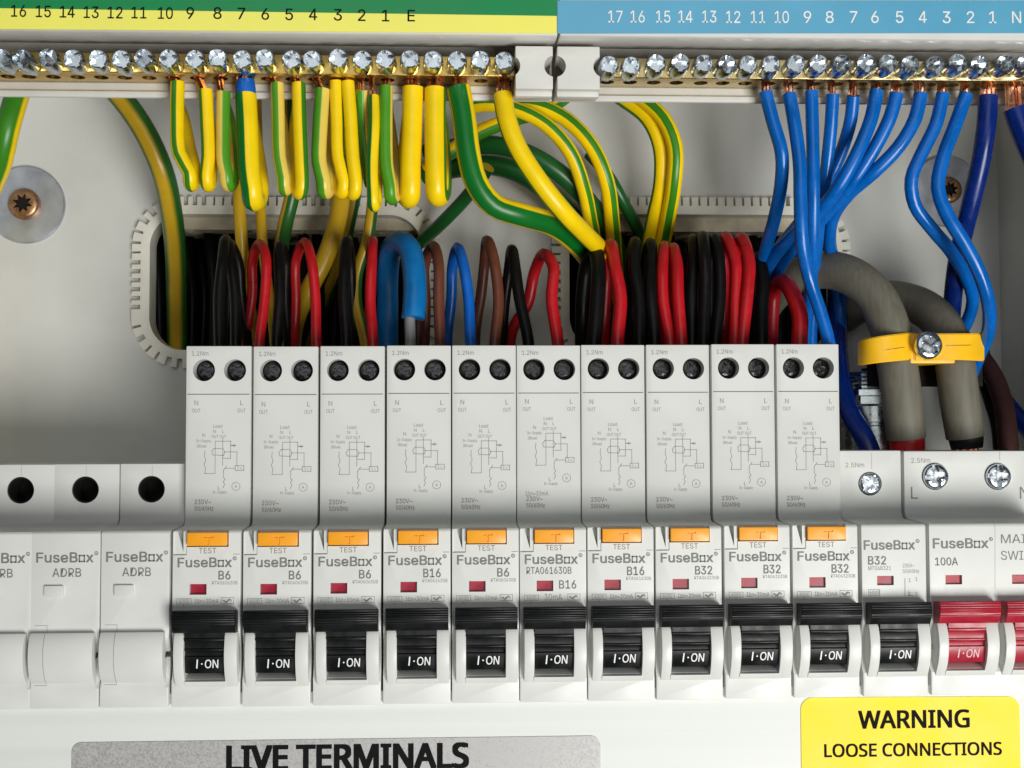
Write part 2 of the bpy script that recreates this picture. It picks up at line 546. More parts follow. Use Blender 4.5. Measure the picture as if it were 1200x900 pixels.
for a_, b_ in ((cx0 + .1, hl[0].x - 1.5), (hl[1].x + 1.5, hr[0].x - 1.5), (hr[1].x + 1.5, cx1 - .1)):
    cav.box(a_, b_, WY + 3.5, WY + 38, wz0 + .1, zledge - .1)  # sides of the openings given the painted shade colour too
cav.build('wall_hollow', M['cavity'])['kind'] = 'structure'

# plastic edging with teeth round the openings
def edging(name, label, x0, x1, z0, z1):
    t = thing(name, label, 'edging', (x0, PANEL, z1), 'toothed edging strips round the cable openings')
    R = CORNER
    path = []
    def seg(xa, za, xb, zb, nx, nz):
        n = max(2, int(math.hypot(xb - xa, zb - za) / 0.7))
        for k in range(n):
            path.append((lerp(xa, xb, k / n), lerp(za, zb, k / n), nx, nz))
    def arc(cx, cz, a0):
        n = 26
        for k in range(n):
            a = math.radians(a0 - 90 * k / n)
            path.append((cx + R * math.cos(a), cz + R * math.sin(a), math.cos(a), math.sin(a)))
    seg(x0, z0, x0, z1 - R, -1, 0); arc(x0 + R, z1 - R, 180); seg(x0 + R, z1, x1 - R, z1, 0, 1)
    arc(x1 - R, z1 - R, 90); seg(x1, z1 - R, x1, z0 + R, 1, 0); arc(x1 - R, z0 + R, 0)
    seg(x1 - R, z0, x0 + R, z0, 0, -1); arc(x0 + R, z0 + R, 270)
    # move the start of the first straight above the lower left corner
    path = [p for p in path if not (p[2] == -1 and p[3] == 0 and p[1] < z0 + R)]
    band = MB()
    s = 0.0
    prof0 = [(-0.6, 6.0), (-0.6, -2.4), (0.9, -2.8), (2.2, -2.6)]        # (outwards, y) of the lip
    n = len(path)
    for i in range(n):
        a, b = path[i], path[(i + 1) % n]
        d = math.hypot(b[0] - a[0], b[1] - a[1])
        if d > 3: continue
        vs = []
        for p in (a, b):
            for o_, y_ in prof0 + [(2.2, -0.2)]:
                vs.append((p[0] + p[2] * o_, PANEL + y_, p[1] + p[3] * o_))
        band.add(vs, [(k, k + 1, k + 6, k + 5) for k in range(4)])
        ph = (s % 2.85) / 2.85
        if ph < 0.66:
            q = []
            for p in (a, b):
                for o_ in (2.2, 5.0):
                    for y_ in (-2.6 if o_ < 3 else -2.2, -0.1):
                        q.append((p[0] + p[2] * o_, PANEL + y_, p[1] + p[3] * o_))
            band.add(q, [(0, 2, 6, 4), (2, 3, 7, 6), (0, 1, 3, 2), (4, 6, 7, 5)])
        s += d
    o = into(band, t).build('toothed_strip', M['rim'], t, sharp=25)
    return t
edging('edging_strip', 'toothed plastic edging round the left cable opening', hl[0].x, hl[1].x, hl[1].z, hl[0].z)
edging('edging_strip', 'toothed plastic edging round the right cable opening', hr[0].x, hr[1].x, hr[1].z, hr[0].z)

# ------------------------------------------------------------------ screws
def screw_head(r, h, shank=4.0, slot=True, cross=0.85, depth=None, seg=20):
    """cross-recessed screw head facing -y, seat at y=0"""
    depth = depth or h * 0.6
    base = MB().lathe([(r * 0.72, -shank), (r * 0.72, -0.2), (r * 0.97, 0), (r, 0.25 * h), (r, 0.72 * h), (r * 0.9, 0.93 * h), (r * 0.78, h)], (0, 0, 0), seg=seg)
    cuts = []
    w = r * 0.20
    for a in (0, 90):
        pr = [(-r * cross, -w), (-r * .30, -w * 1.5), (r * .30, -w * 1.5), (r * cross, -w), (r * cross, w), (r * .30, w * 1.5), (-r * .30, w * 1.5), (-r * cross, w)]
        ca, sa = math.cos(math.radians(a)), math.sin(math.radians(a))
        cuts.append(MB().prism_y([(x * ca - z * sa, x * sa + z * ca) for x, z in pr], -h - 1, -h + depth * (1 if a == 0 else .93)))
    if slot:
        for a in (45, 135):
            ca, sa = math.cos(math.radians(a)), math.sin(math.radians(a))
            pr = [(-r * .62, -w * .35), (r * .62, -w * .35), (r * .62, w * .35), (-r * .62, w * .35)]
            cuts.append(MB().prism_y([(x * ca - z * sa, x * sa + z * ca) for x, z in pr], -h - 1, -h + depth * .35))
    return boolean(base, cuts)
def spun(mb, a, c=(0, 0, 0), tilt=0.0):
    ca, sa = math.cos(a), math.sin(a)
    out = MB()
    out.v = [(x * ca - z * sa + c[0], y + tilt * z + c[1], x * sa + z * ca + c[2]) for x, y, z in mb.v]
    out.f, out.uv = mb.f, mb.uv
    return out

BAR_Y = 10.0
head = screw_head(2.72, 6.0, 3.0, slot=True, cross=.88, depth=1.9, seg=28)
bar_screw = head.build('screw', M['zinc'], sharp=22)
SCREW_MESH = bar_screw.data
bpy.data.objects.remove(bar_screw)
def put_mesh(name, me, parent, loc, rot=(0, 0, 0), scale=1.0):
    o = bpy.data.objects.new(name, me)
    COL.objects.link(o)
    o.parent = parent
    o.location = Vector(loc) * MM
    o.rotation_euler = rot
    o.scale = (scale,) * 3
    return o

# ================================================================== TERMINAL BARS
def terminal_bar(name, label, px0, px1, xs, py_of, brass, blank_side, ext0, ext1):
    p0 = at(px0, 77, BAR_Y)
    t = thing(name, label, 'terminal bar', (p0.x, BAR_Y, p0.z))
    zt, zb = at(600, 66.5, BAR_Y).z, at(600, 89.5, BAR_Y).z
    xa, xb = at(px0, 77, BAR_Y).x, at(px1, 77, BAR_Y).x
    dx = lambda px: (at(px, 77, BAR_Y).x)
    bar = MB().box(xa, xb, BAR_Y, BAR_Y + 9.5, zb, zt, 0.35)
    cuts, floors = [], MB()
    for x in xs:
        c = MB().lathe([(1.95, -1), (1.95, 4.5)], (dx(x), BAR_Y + 4.6, zb), axis=(0, 0, 1), seg=16)
        cuts.append(c)
        floors.lathe([(1.9, 0), (1.9, 0.15)], (dx(x), BAR_Y + 4.6, zb + 4.3), axis=(0, 0, 1), seg=16)
    into(boolean(bar, cuts), t).build('brass_bar', brass, t)
    for x in xs:
        c = at(x, py_of(x), BAR_Y - 5.5) + Vector((rnd.uniform(-.15, .15), 0, rnd.uniform(-.2, .2)))
        s = put_mesh('screw', SCREW_MESH, t, (c.x - p0.x, rnd.uniform(-0.9, 0.5), c.z - p0.z),
                     (rnd.uniform(-.05, .05), rnd.uniform(0, 6.28), rnd.uniform(-.06, .06)))
    # plastic carrier: label plate, bevel, tray above and lip under the bar
    e0, e1 = at(ext0, 77, BAR_Y).x, at(ext1, 77, BAR_Y).x
    zl = lambda py, y: at(600, py, y).z
    top = [(-3.0, zl(-60, -3)), (-3.0, zl(40.5, -3)), (-2.2, zl(43, -2.2)), (9.0, zl(52.5, 9)), (16, zl(55, 16)), (26, zl(56, 26)), (26, zl(50, 26)), (10, zl(47, 10)), (0, zl(-60, 0))]
    cm = MB().prism_x(top, e0, e1, 0.25)
    cm.prism_x([(26.2, zl(40, 26.2)), (26.2, zl(110, 26.2)), (28, zl(110, 28)), (28, zl(40, 28))], e0, e1)
    lip = [(20.4, zl(99.0, 20.4)), (19.6, zl(101.5, 19.6)), (19.4, zl(110, 19.4)), (18.3, zl(111, 18.3)), (18.3, zl(117.5, 18.3)), (19.0, zl(119, 19)), (28, zl(119, 28)), (28, zl(112, 28)), (26, zl(99.0, 26))]
    cm.prism_x(lip, e0, e1, 0.2)
    into(cm, t).build('carrier', M['carrier'], t)
    # solid end block with a half round cut-out
    b0, b1 = at(blank_side[0], 77, 4).x, at(blank_side[1], 77, 4).x
    blk = MB().box(b0, b1, 4.0, 16, zl(104, 4), zl(53.5, 4), 0.35)
    blk = boolean(blk, [MB().lathe([(2.9, -8), (2.9, 30)], (at(c_, 77, 4).x, 0, zl(77, 4)), axis=(0, 1, 0), seg=28) for c_ in blank_side[2]])
    blk.box(b0, b1, 6.5, 9.6, zl(113, 6.5), zl(105, 6.5), 0.6)
    into(blk, t).build('end_block', M['carrier'], t)
    into(MB().box(b0 + 0.3, b1 - 0.3, 12.5, 13.5, zl(95, 13), zl(58, 13)), t).build('block_backing', M['seam'], t)
    return t

earth_x = [2, 27, 56, 85, 113, 141, 170, 198, 227, 255, 283, 311, 340, 367, 396, 424, 453, 479, 508, 536, 564, 592]
neut_x = [713.7, 741, 769, 796, 825, 851, 877.5, 905, 933, 959.5, 986, 1014, 1041, 1068, 1096, 1122.5, 1149, 1177, 1203]
eb = terminal_bar('earth_terminal_bar', 'brass bar of bright screws under the green and yellow number strip', -45, 603, earth_x,
                  lambda x: 69 + x * 0.002, M['brass'], (604, 648, (650.5, 597)), -60, 649)
nb = terminal_bar('neutral_terminal_bar', 'brass bar of bright screws under the light blue number strip', 705, 1300, neut_x,
                  lambda x: 75.5 - (x - 700) * 0.001, M['brass_pale'], (653, 703, (650.5, 708)), 652, 1300)

# number strips
LAB_Y = -3.35
def strip(name, label, px0, px1, parts, letters, lmat, h):
    o = at(px0, 39, LAB_Y)
    t = thing(name, label, 'label strip', (o.x, LAB_Y, o.z))
    for nm, ya0, ya1, yb0, yb1, mat in parts:
        def pt(px, py): q = at(px, py, LAB_Y); return (q.x, q.z)
        pr = [pt(px0, ya0), pt(px1, ya1), pt(px1, yb1), pt(px0, yb0)]
        into(MB().prism_y(pr, LAB_Y, LAB_Y + 0.3), t).build(nm, mat, t)
    lm = MB()
    for s, px, py in letters:
        q = at(px, py, LAB_Y)
        lm.text(s, q.x, q.z, h, LAB_Y - 0.06, w=3.75 if len(s) > 1 else None, bold=0.008)
    into(lm, t).build('lettering', lmat, t)
    return t
E_n = [('16', 22, 13), ('15', 51, 13.5), ('14', 79, 14), ('13', 107, 14.5), ('12', 135, 15), ('11', 163, 15), ('10', 194, 15.5), ('9', 223, 15.5), ('8', 255, 15.5),
       ('7', 283, 16), ('6', 311, 16.5), ('5', 339, 17), ('4', 367, 17), ('3', 396, 17.5), ('2', 424, 18), ('1', 452, 18.5), ('E', 482, 18.5)]
N_n = [('17', 721, 19.5), ('16', 747, 19.5), ('15', 777, 19.5), ('14', 803, 19.5), ('13', 831, 19.5), ('12', 859, 20), ('11', 888, 20), ('10', 916, 20), ('9', 946, 20),
       ('8', 972, 20), ('7', 1000, 20), ('6', 1025, 20), ('5', 1054, 20), ('4', 1081, 20), ('3', 1109, 20.3), ('2', 1137, 20.3), ('1', 1163, 20.3), ('N', 1191, 20.3)]
strip('earth_number_strip', 'green over yellow strip printed with black numbers 16 to 1 and E', -60, 652.5,
      [('green_band', -45, -45, 8.7, 18.6, M['green_band']), ('yellow_band', 8.8, 18.7, 33.5, 39, M['yellow_band'])], E_n, M['print_black'], 3.0)
strip('neutral_number_strip', 'light blue strip printed with white numbers 17 to 1 and N', 653.2, 1300,
      [('blue_band', 0.5, 0.5, 39, 38.5, M['blue_band'])], N_n, M['print_white'], 3.1)

# ================================================================== WASHERS AND FIXING SCREWS
def fixing(px, py, wr, sr, label_w, label_s, spin):
    c = at(px, py, PANEL - 1)
    k = (PANEL - CAM.y) / FOCAL
    w = MB().lathe([(wr * k, 0), (wr * k, 1.1), (wr * k - .3, 1.4), (sr * k + .5, 1.4)], (c.x, PANEL - .05, c.z), seg=56)
    o = w.build('washer', M['washer'])
    tag(o, label_w, 'washer', 'washers on the back panel')
    R_ = sr * k
    star = [(R_ * (.66 if i % 2 == 0 else .36) * math.cos(i * math.pi / 8), R_ * (.66 if i % 2 == 0 else .36) * math.sin(i * math.pi / 8)) for i in range(16)]
    base = MB().lathe([(R_ * .8, 0), (R_, .2), (R_, 1.5), (R_ * .94, 2.1), (R_ * .8, 2.5), (R_ * .6, 2.6)], (0, 0, 0), seg=30)
    s = boolean(base, [MB().prism_y(star, -4, -.5)])
    s = spun(s, spin, (c.x, PANEL - 1.4, c.z))
    o2 = s.build('fixing_screw', M['bronze'])
    spun(MB().prism_y([(x * .97, z * .97) for x, z in star], -1.1, -.6), spin, (c.x, PANEL - 1.4, c.z)).build('recess_shade', M['hole'], o2)  # black insert added as painted shade in the star recess
    tag(o2, label_s, 'screw', 'bronze screws fixing the back panel')
fixing(30, 240, 45, 18, 'large grey washer at the left edge of the back panel', 'bronze cross head screw in the left washer', 0.5)
fixing(1109, 224, 43, 16, 'large grey washer partly hidden behind the blue wires', 'bronze cross head screw in the washer behind the blue wires', 0.2)

# ================================================================== BREAKERS
W = 17.3
C5 = at(529.5, 630, 0)                         # left edge of the fifth breaker, used to measure one breaker
def lx(px, y=0.0): return at(px, 640, y).x - C5.x
def lz(py, y=0.0): return at(567, py, y).z
SH = 14.0                                      # depth of the terminal face behind the front face
DEPTH = 46.0
ZT = 48.4
FRONT_X = [201.7, 284.5, 367, 449, 529.5, 609, 688.5, 768.5, 849, 929, 1009]
def root_x(px): return at(px, 690, 0).x

def pt_arc(y0, zs):                            # barrel in front of the face
    return [(y0 + dy, lz(py, y0 + dy)) for py, dy in zs]
BARREL = [(735, 0.4), (735.5, -1.6), (742, -2.3), (752, -2.9), (763, -3.2), (774, -2.9), (784, -2.2), (792, -1.2), (798, -0.3), (801, 0.4)]

def nose_profile(zt, sh, fillet=True):
    h = -44.6
    return [(DEPTH, zt), (sh, zt), (sh, 2.2), (sh - .6, 1.0), (sh - 2.2, 0.45), (0.5, 0.05), (0, -0.5), (0, h), (DEPTH, h)]

def bore(c, r, d, sh):
    return MB().lathe([(r, -3), (r, d)], (c[0], sh, c[1]), axis=(0, 1, 0), seg=30)

def fusebox(mb, xl, z, h, w, y):
    """the maker's wordmark: F u s e B, a squared o, x and a ring mark, xl = left edge"""
    a = glyphs('FuseB')[2]; x_ = glyphs('x')[2]
    ka = (a[1] - a[0]); kx = (x_[1] - x_[0])
    o_w = 0.60; gap = 0.11
    tot = ka + gap + o_w + gap + kx
    k = w / tot
    mb.text('FuseB', xl, z, h, y, w=ka * k, align='l', bold=0.03)
    xo = xl + (ka + gap) * k
    ho = h * 0.76; t = h * 0.15
    zb = z - h / 2
    x1 = xo + o_w * k
    mb.line([(xo + t / 2, zb + t / 2), (x1 - t / 2, zb + t / 2), (x1 - t / 2, zb + ho - t / 2), (xo + t / 2, zb + ho - t / 2), (xo + t / 2, zb + t / 2)], t, y)
    mb.text('x', xl + w, z, h, y, w=kx * k, align='r', bold=0.03)
    ring = [(xl + w + 0.75 + 0.42 * math.cos(i * .524), z + h * .42 + 0.42 * math.sin(i * .524)) for i in range(13)]
    mb.line(ring, 0.14, y)
    mb.text('R', xl + w + 0.75, z + h * .42, 0.42, y)

SCOOP = [(736, 0.0), (742, 0.7), (752, 1.6), (765, 2.0), (778, 1.6), (788, 0.8), (795, 0.0)]
def scoops(width, d=0.0):
    """cutters for the eye shaped thumb hollows down both sides of a module"""
    pr = [(-6, lz(736))] + [(y, lz(py, y)) for py, y in SCOOP] + [(-6, lz(795))]
    return [MB().prism_x(pr, -1 + d, lx(534.3) - .02 + d), MB().prism_x(pr, lx(606.6) + .02 + d, width + 1 + d)]
def slot(d=0.0):
    pr = [(-6, lz(737)), (3.0, lz(737)), (3.0, lz(782.5, 3)), (-1.25, lz(793.5, -1.25)), (-6, lz(793.5))]
    return [MB().prism_x(pr, lx(546) + d, lx(592) + d)]
def housing_rcbo():
    prof = nose_profile(ZT, SH)
    body = MB().prism_x(prof, 0, W, 0.28)
    hr_ = 2.95
    h1, h2 = (lx(550.5, SH) , lz(432, SH)), (lx(586.5, SH), lz(432, SH))
    win = MB().box(lx(549.5), lx(569), -3, 1.3, lz(692.5), lz(680))
    notch = MB().box(lx(530.6), lx(546), -1, .3, lz(646), 2)
    notch2 = MB().prism_y([(lx(535), lz(618.3)), (lx(541.8), lz(618.3)), (lx(541.8), lz(643))], -1, 3.2)
    well = MB().box(lx(545.8), lx(594), -1, 2.2, lz(637), 2)
    body = boolean(body, [bore(h1, hr_, 4.6, SH), bore(h2, hr_, 4.6, SH), win, notch, notch2, well] + scoops(W) + slot())
    # barrel flanges either side of the toggle and the sloping ledge under it
    for a, b in ((534.3, 546), (592, 606.6)):
        body.prism_x(pt_arc(0, BARREL), lx(a), lx(b), 0.22)
    body.prism_x([(0.25, lz(790.2, 0)), (-1.25, lz(793.5, -1.25)), (-1.2, lz(794.6, -1.2)), (-0.2, lz(799, -.2)), (0.3, lz(800, 0))], lx(545.6), lx(592.4))
    return body, (h1, h2)

def toggle_mesh(x0, x1, n0, n1, tied=False):
    """wide ribbed grip above a narrow drum that carries the lettering"""
    t = MB()
    grip = [(0.4, lz(711, 0)), (-3.0, lz(710.5, -3)), (-4.3, lz(710.8, -4.3))]
    for k in range(6):                           # horizontal ribs on the front of the grip
        py = 711.8 + k * 2.8
        yy = -4.6 - 0.25 * math.sin(k / 5 * math.pi)
        grip += [(yy, lz(py, yy)), (yy, lz(py + 1.8, yy)), (yy + 0.13, lz(py + 2.1, yy)), (yy + 0.13, lz(py + 2.6, yy))]
    grip += [(-4.4, lz(729, -4.4)), (-3.7, lz(734, -3.7)), (-3.2, lz(737, -3.2)), (0.4, lz(737, 0))]
    t.prism_x(grip, x0, x1, 0.10, 1)
    drum = [(2.6, lz(738.5, 0)), (0.3, lz(738.3, 0)), (0.3, lz(733, 0)), (-2.9, lz(734, -2.9))]
    for py, yy in ((743, -2.5), (743.5, -2.9), (746.2, -2.9), (746.8, -2.2), (755, -1.9), (755.5, -2.3), (757.5, -2.3), (758.5, -1.5), (764, -1.3), (764.6, -1.9), (783.3, -1.1), (783.6, 2.6)):
        drum.append((yy, lz(py, yy)))
    t.prism_x(drum, n0, n1, 0.08, 1)
    return t

def on_text(n0, n1, mat, parent, col):
    # panel between py 764.6 (y -4.6) and 783.5 (y -3.6): letters laid on that slope
    t = MB()
    zc = lz(772.7, -1.5)
    xi = n0 + (n1 - n0) * .31
    t.line([(xi - .1, zc - 1.0), (xi + .1, zc + 1.0)], .33, 0)
    t.text('ON', n0 + (n1 - n0) * .68, zc, 2.15, 0, w=3.4, bold=0.012, shear=.08)
    d = [((n0 + (n1 - n0) * .43) + .22 * math.cos(i * .785), 0, zc + .22 * math.sin(i * .785)) for i in range(8)]
    t.add(d, [tuple(range(8))])
    za, zb = lz(764.6, -1.9), lz(783.5, -1.1)
    t.v = [(x, lerp(-1.9, -1.1, (z - za) / (zb - za)) - 0.07 + y, z) for x, y, z in t.v]
    return t.build('lettering', mat, parent)

def terminal_print(upper=0.0, extra=False, dx=0.0, dz=0.0):
    """small print and wiring diagram on the terminal face"""
    t = MB(); y = SH - 0.06
    def X(px): return lx(px, SH)
    def Z(py): return lz(py, SH) + dz
    u = upper
    t.text('1.2Nm', X(546), lz(412.5, SH), 1.15, y, w=4.4)
    for px in (542, 594.5):
        t.text('N' if px < 560 else 'L', X(px), Z(470.5), 1.25, y)
        t.text('OUT', X(px), Z(479.5), 1.0, y, w=2.2)
    def pl(pts, w=0.14): t.line([(X(a), Z(b + u)) for a, b in pts], w, y)
    t.text('Load', X(567), Z(497.5 + u), 0.9, y, w=2.4)
    t.text('N', X(563.5), Z(503.5 + u), .9, y); t.text('L', X(573.5), Z(503.5 + u), .9, y)
    t.text('OUT OUT', X(568.5), Z(509.5 + u), .8, y, w=3.9)
    t.text('N', X(551), Z(508 + u), .9, y)
    t.text('In-Supply', X(551), Z(514.5 + u), .75, y, w=3.9)
    t.text('(Blue)', X(548.5), Z(520.5 + u), .75, y, w=2.5)
    pl([(552.5, 526), (552, 532), (553.5, 537), (551.5, 542), (553.5, 546), (552.5, 552), (552.5, 552.5), (564.3, 552.5), (564.3, 515), (582.5, 515)])
    pl([(573, 512), (573, 543)])
    pl([(572, 523.5), (563, 523.5), (560.5, 527), (561.5, 531), (574, 531.5), (575.5, 527.5), (573.5, 523.7)])
    pl([(582, 515), (582, 535), (573, 535)]); pl([(574.5, 527.5), (589.5, 527.5), (589.5, 544)])
    pl([(583, 520), (588, 520)], .28); pl([(586, 518.5), (586, 521.5)])
    pl([(587.5, 543.5), (597.5, 543.5), (597.5, 549), (587.5, 549), (587.5, 543.5)]); t.text('I >', X(592.5), Z(546.3 + u), .7, y)
    pl([(576, 546.5), (587.5, 546.5)]); pl([(574, 549), (577.5, 544)])
    pl([(574, 549), (574, 557), (576, 559), (574, 562), (575.5, 565), (573.7, 569)])
    t.text('L', X(569), Z(569 + u), 1.0, y)
    t.text('In-Supply', X(570), Z(574 + u), .75, y, w=3.7)
    hx = [(588.5 + 5.2 * math.cos(i * math.pi / 3 + .5236), 567.5 + 5.2 * math.sin(i * math.pi / 3 + .5236)) for i in range(7)]
    for a, b in zip(hx, hx[1:]):
        pl([(lerp(a[0], b[0], .12), lerp(a[1], b[1], .12)), (lerp(a[0], b[0], .88), lerp(a[1], b[1], .88))])
    t.text('A', X(588.5), Z(567.5 + u), .8, y)
    off = -7 if extra else 0
    if extra:
        t.text('I\u0394n=30mA', X(540), Z(578.5), 1.15, y, w=6.2, align='l')
    t.text('230V~', X(541), Z(585.5 + off * .1), 1.2, y, w=4.4, align='l', bold=.012)
    t.text('50/60Hz', X(541), Z(593.2 + off * .1), 1.15, y, w=5.0, align='l', bold=.012)
    return t

def front_print(rating, code, style=0):
    t = MB(); y = -0.06
    X, Z = lx, lz
    t.text('TEST', X(570), Z(641.3), 1.35, y, w=4.4)
    fusebox(t, X(536), Z(655), 2.35, 13.6, y)
    if style == 1:
        t.text(code, X(537.8), Z(668.2), 1.75, y, w=11.6, align='l', bold=.006)
        t.text(rating, X(586), Z(684.8), 2.1, y, w=4.4, bold=.012)
    else:
        t.text(rating, X(596.5), Z(670), 2.15, y, w=4.4 if len(rating) > 2 else 3.0, align='r', bold=.02)
    return t
def fine_print(code, style=0):
    t = MB(); y = -0.06
    X, Z = lx, lz
    if style == 0:
        t.text(code, X(590), Z(678.8), .85, y, w=6.4)
        t.text('I\u0394n=30mA', X(569.5), Z(699.8), 1.1, y, w=6.0)
    else:
        t.text('30mA', X(569), Z(699.5), 1.65, y, w=4.6)
    def rect(a, b, c, d): t.line([(X(a), Z(b)), (X(c), Z(b)), (X(c), Z(d)), (X(a), Z(d)), (X(a), Z(b))], .11, y)
    rect(535, 697, 551.5, 703); t.text('6000', X(543.3), Z(700), .95, y, w=2.5)
    rect(586, 696, 600.5, 703)
    for q in (-1.1, 1.1):
        t.line([(X(588 + k * 1.4), Z(699.5 + q * .5 + (1.6 if k in (2, 3) else -1.2 if k in (5, 6) else 0))) for k in range(8)], .14, y)
    t.text('3', X(543), Z(705), .6, y)
    return t

hb, (hole1, hole2) = housing_rcbo()
proto_body = hb
dark_screw = screw_head(2.45, 1.3, 1.0, slot=False, cross=.8, depth=.9)

info = [
 ('B6', 'RTA060630B', 'first orange button breaker from the left, marked B6 and next to a blank module'),
 ('B6', 'RTA060630B', 'second orange button breaker from the left, marked B6 with black switch'),
 ('B6', 'RTA060630B', 'breaker marked B6 just left of the first B16 breaker'),
 ('B16', 'RTA061630B', 'breaker marked B16 standing between two B6 breakers'),
 ('B6', 'RTA060630B', 'lone breaker marked B6 between two B16 breakers'),
 ('B16', 'RTA061630B', 'breaker with its long code printed large under the maker name, B16 beside the red window'),
 ('B16', 'RTA061630B', 'breaker marked B16 just left of the B32 breakers'),
 ('B32', 'RTA063230B', 'leftmost of the four tall breakers marked B32, beside a B16 breaker'),
 ('B32', 'RTA063230B', 'breaker marked B32, second of the four tall ones'),
 ('B32', 'RTA063230B', 'rightmost tall breaker marked B32, with the blue wire entering its top right'),
]
info[7] = ('B32', 'RTA063230B', 'tall orange button breaker marked B32, directly right of the B16 breakers')
info[8] = ('B32', 'RTA063230B', 'tall orange button breaker marked B32, standing between two other tall B32 breakers')
proto = None
for i, (rating, code, label) in enumerate(info):
    rx = root_x(FRONT_X[i])
    t = thing('circuit_breaker', label, 'circuit breaker', (rx, 0, lerp(-.5, .3, i / 11) + rnd.uniform(-.1, .1)), 'tall breakers with orange test buttons')
    if proto is None:
        proto = t
        hb.build('housing', M['plastic'], t, sharp=30)
        # separate head above a fine seam
        MB().box(0.4, W - 0.4, SH - 0.03, SH + 0.5, lz(460.3, SH), lz(459.4, SH)).build('seam', M['seam'], t)
        MB().line([(0.3, lz(646.2)), (lx(545.2), lz(646.2))], .1, -0.05).line([(lx(599.5), lz(645.5)), (W - .3, lz(645.5))], .1, -0.05).build('face_seam', M['seam'], t)
        for hc in (hole1, hole2):
            o = spun(dark_screw, rnd.uniform(0, 3), (0, 0, 0)).build('terminal_screw', M['zinc_dark'], t)
            o.location = Vector((hc[0], SH + 4.5, hc[1])) * MM
            MB().lathe([(2.9, -.2), (2.9, 0.0)], (hc[0], SH + 4.45, hc[1]), axis=(0, -1, 0), seg=24).build('bore_shade', M['hole'], o)  # black disc added as painted shade behind the screw
            o.children[0].location = -o.location
        tb = MB().box(lx(547), lx(592.8), -1.0, 2.0, lz(635.5), lz(620), 0.3)
        tb = boolean(tb, [MB().box(lx(566), lx(577), -2, -.7, lz(626), lz(624.2)), MB().box(lx(570.7), lx(572.3), -2, -.7, lz(634), lz(625))])
        tb.build('test_button', M['orange'], t)
        MB().box(lx(550.2), lx(568.4), 0.9, 1.25, lz(692), lz(680.5)).build('indicator_window', M['indicator'], t)
        tg = toggle_mesh(lx(533.5), lx(605.5), lx(546.4), lx(591.6)).build('toggle', M['black'], t)
        on_text(lx(546.4), lx(591.6), M['print_white'], tg, None)
    else:
        for ch in list(proto.children):
            if ch.name.split('.')[0] in ('lettering', 'wiring_diagram', 'rating_print'): continue
            c = copy_part(ch, t)
            if ch.name.startswith('terminal_screw'):
                c.rotation_euler = (0, rnd.uniform(0, 6), 0)
    st = 1 if i == 5 else 0
    terminal_print(-7.0 if st else rnd.uniform(-1.2, 1.0), bool(st), dz=rnd.uniform(-.2, .2)).build('wiring_diagram', M['print_fine'], t)
    front_print(rating, code, st).build('lettering', M['print'], t)
    fine_print(code, st).build('rating_print', M['print_fine'], t)

# ---- blank modules at the left
BX = [at(-44.5, 690, 0).x, at(36, 690, 0).x, at(118, 690, 0).x]
BSH = 17.0
blank_lab = ['blank module cut off by the left edge of the photo, marked ADRB', 'middle one of three blank modules without a switch', 'blank module without a switch right beside the first switched breaker']
def Lb(px, py, y=0.0, col=1):
    q = at(px, py, y)
    return q.x - BX[col], q.z
def box_px(mb, px0, px1, py0, py1, y0, y1, ox, bev=0.0, yp=0.0):
    a, b = at(px0, py1, yp), at(px1, py0, yp)
    return mb.box(a.x - ox, b.x - ox, y0, y1, a.z, b.z, bev)
btop = at(100, 542, BSH).z
ox = BX[1]
bb_ = MB().prism_x(nose_profile(btop, BSH), 0, W, .28)
hc = at(100, 572, BSH)
bb_ = boolean(bb_, [bore((hc.x - ox, hc.z), 3.6, 9, BSH), box_px(MB(), 108, 117, 763.5, 770.5, -2, 6, ox)] + [MB().prism_x([(-6, lz(740))] + [(y, lz(py + 5, y)) for py, y in SCOOP] + [(-6, lz(800))], a_, b_) for a_, b_ in ((at(109, 765, -2).x - ox + .02, W + 1), (-1, at(37.5, 765, -2).x - ox - .82))])
def bz(py, y): return at(75, py, y).z
barrel_b = [(dy, bz(py + 5, dy)) for py, dy in [(734, 0.4), (735, -1.5), (742, -2.3), (752, -2.9), (763, -3.1), (774, -2.8), (784, -2.0), (790, -1.1), (793, -0.3), (795, 0.4)]]
x37, x110 = at(37.5, 765, -2).x - ox, at(109, 765, -2).x - ox
bb_.prism_x(barrel_b, x37 - .8, x110, .25)
box_px(bb_, 52.5, 75, 684, 697, -.75, .5, ox, .25)
proto_b = None
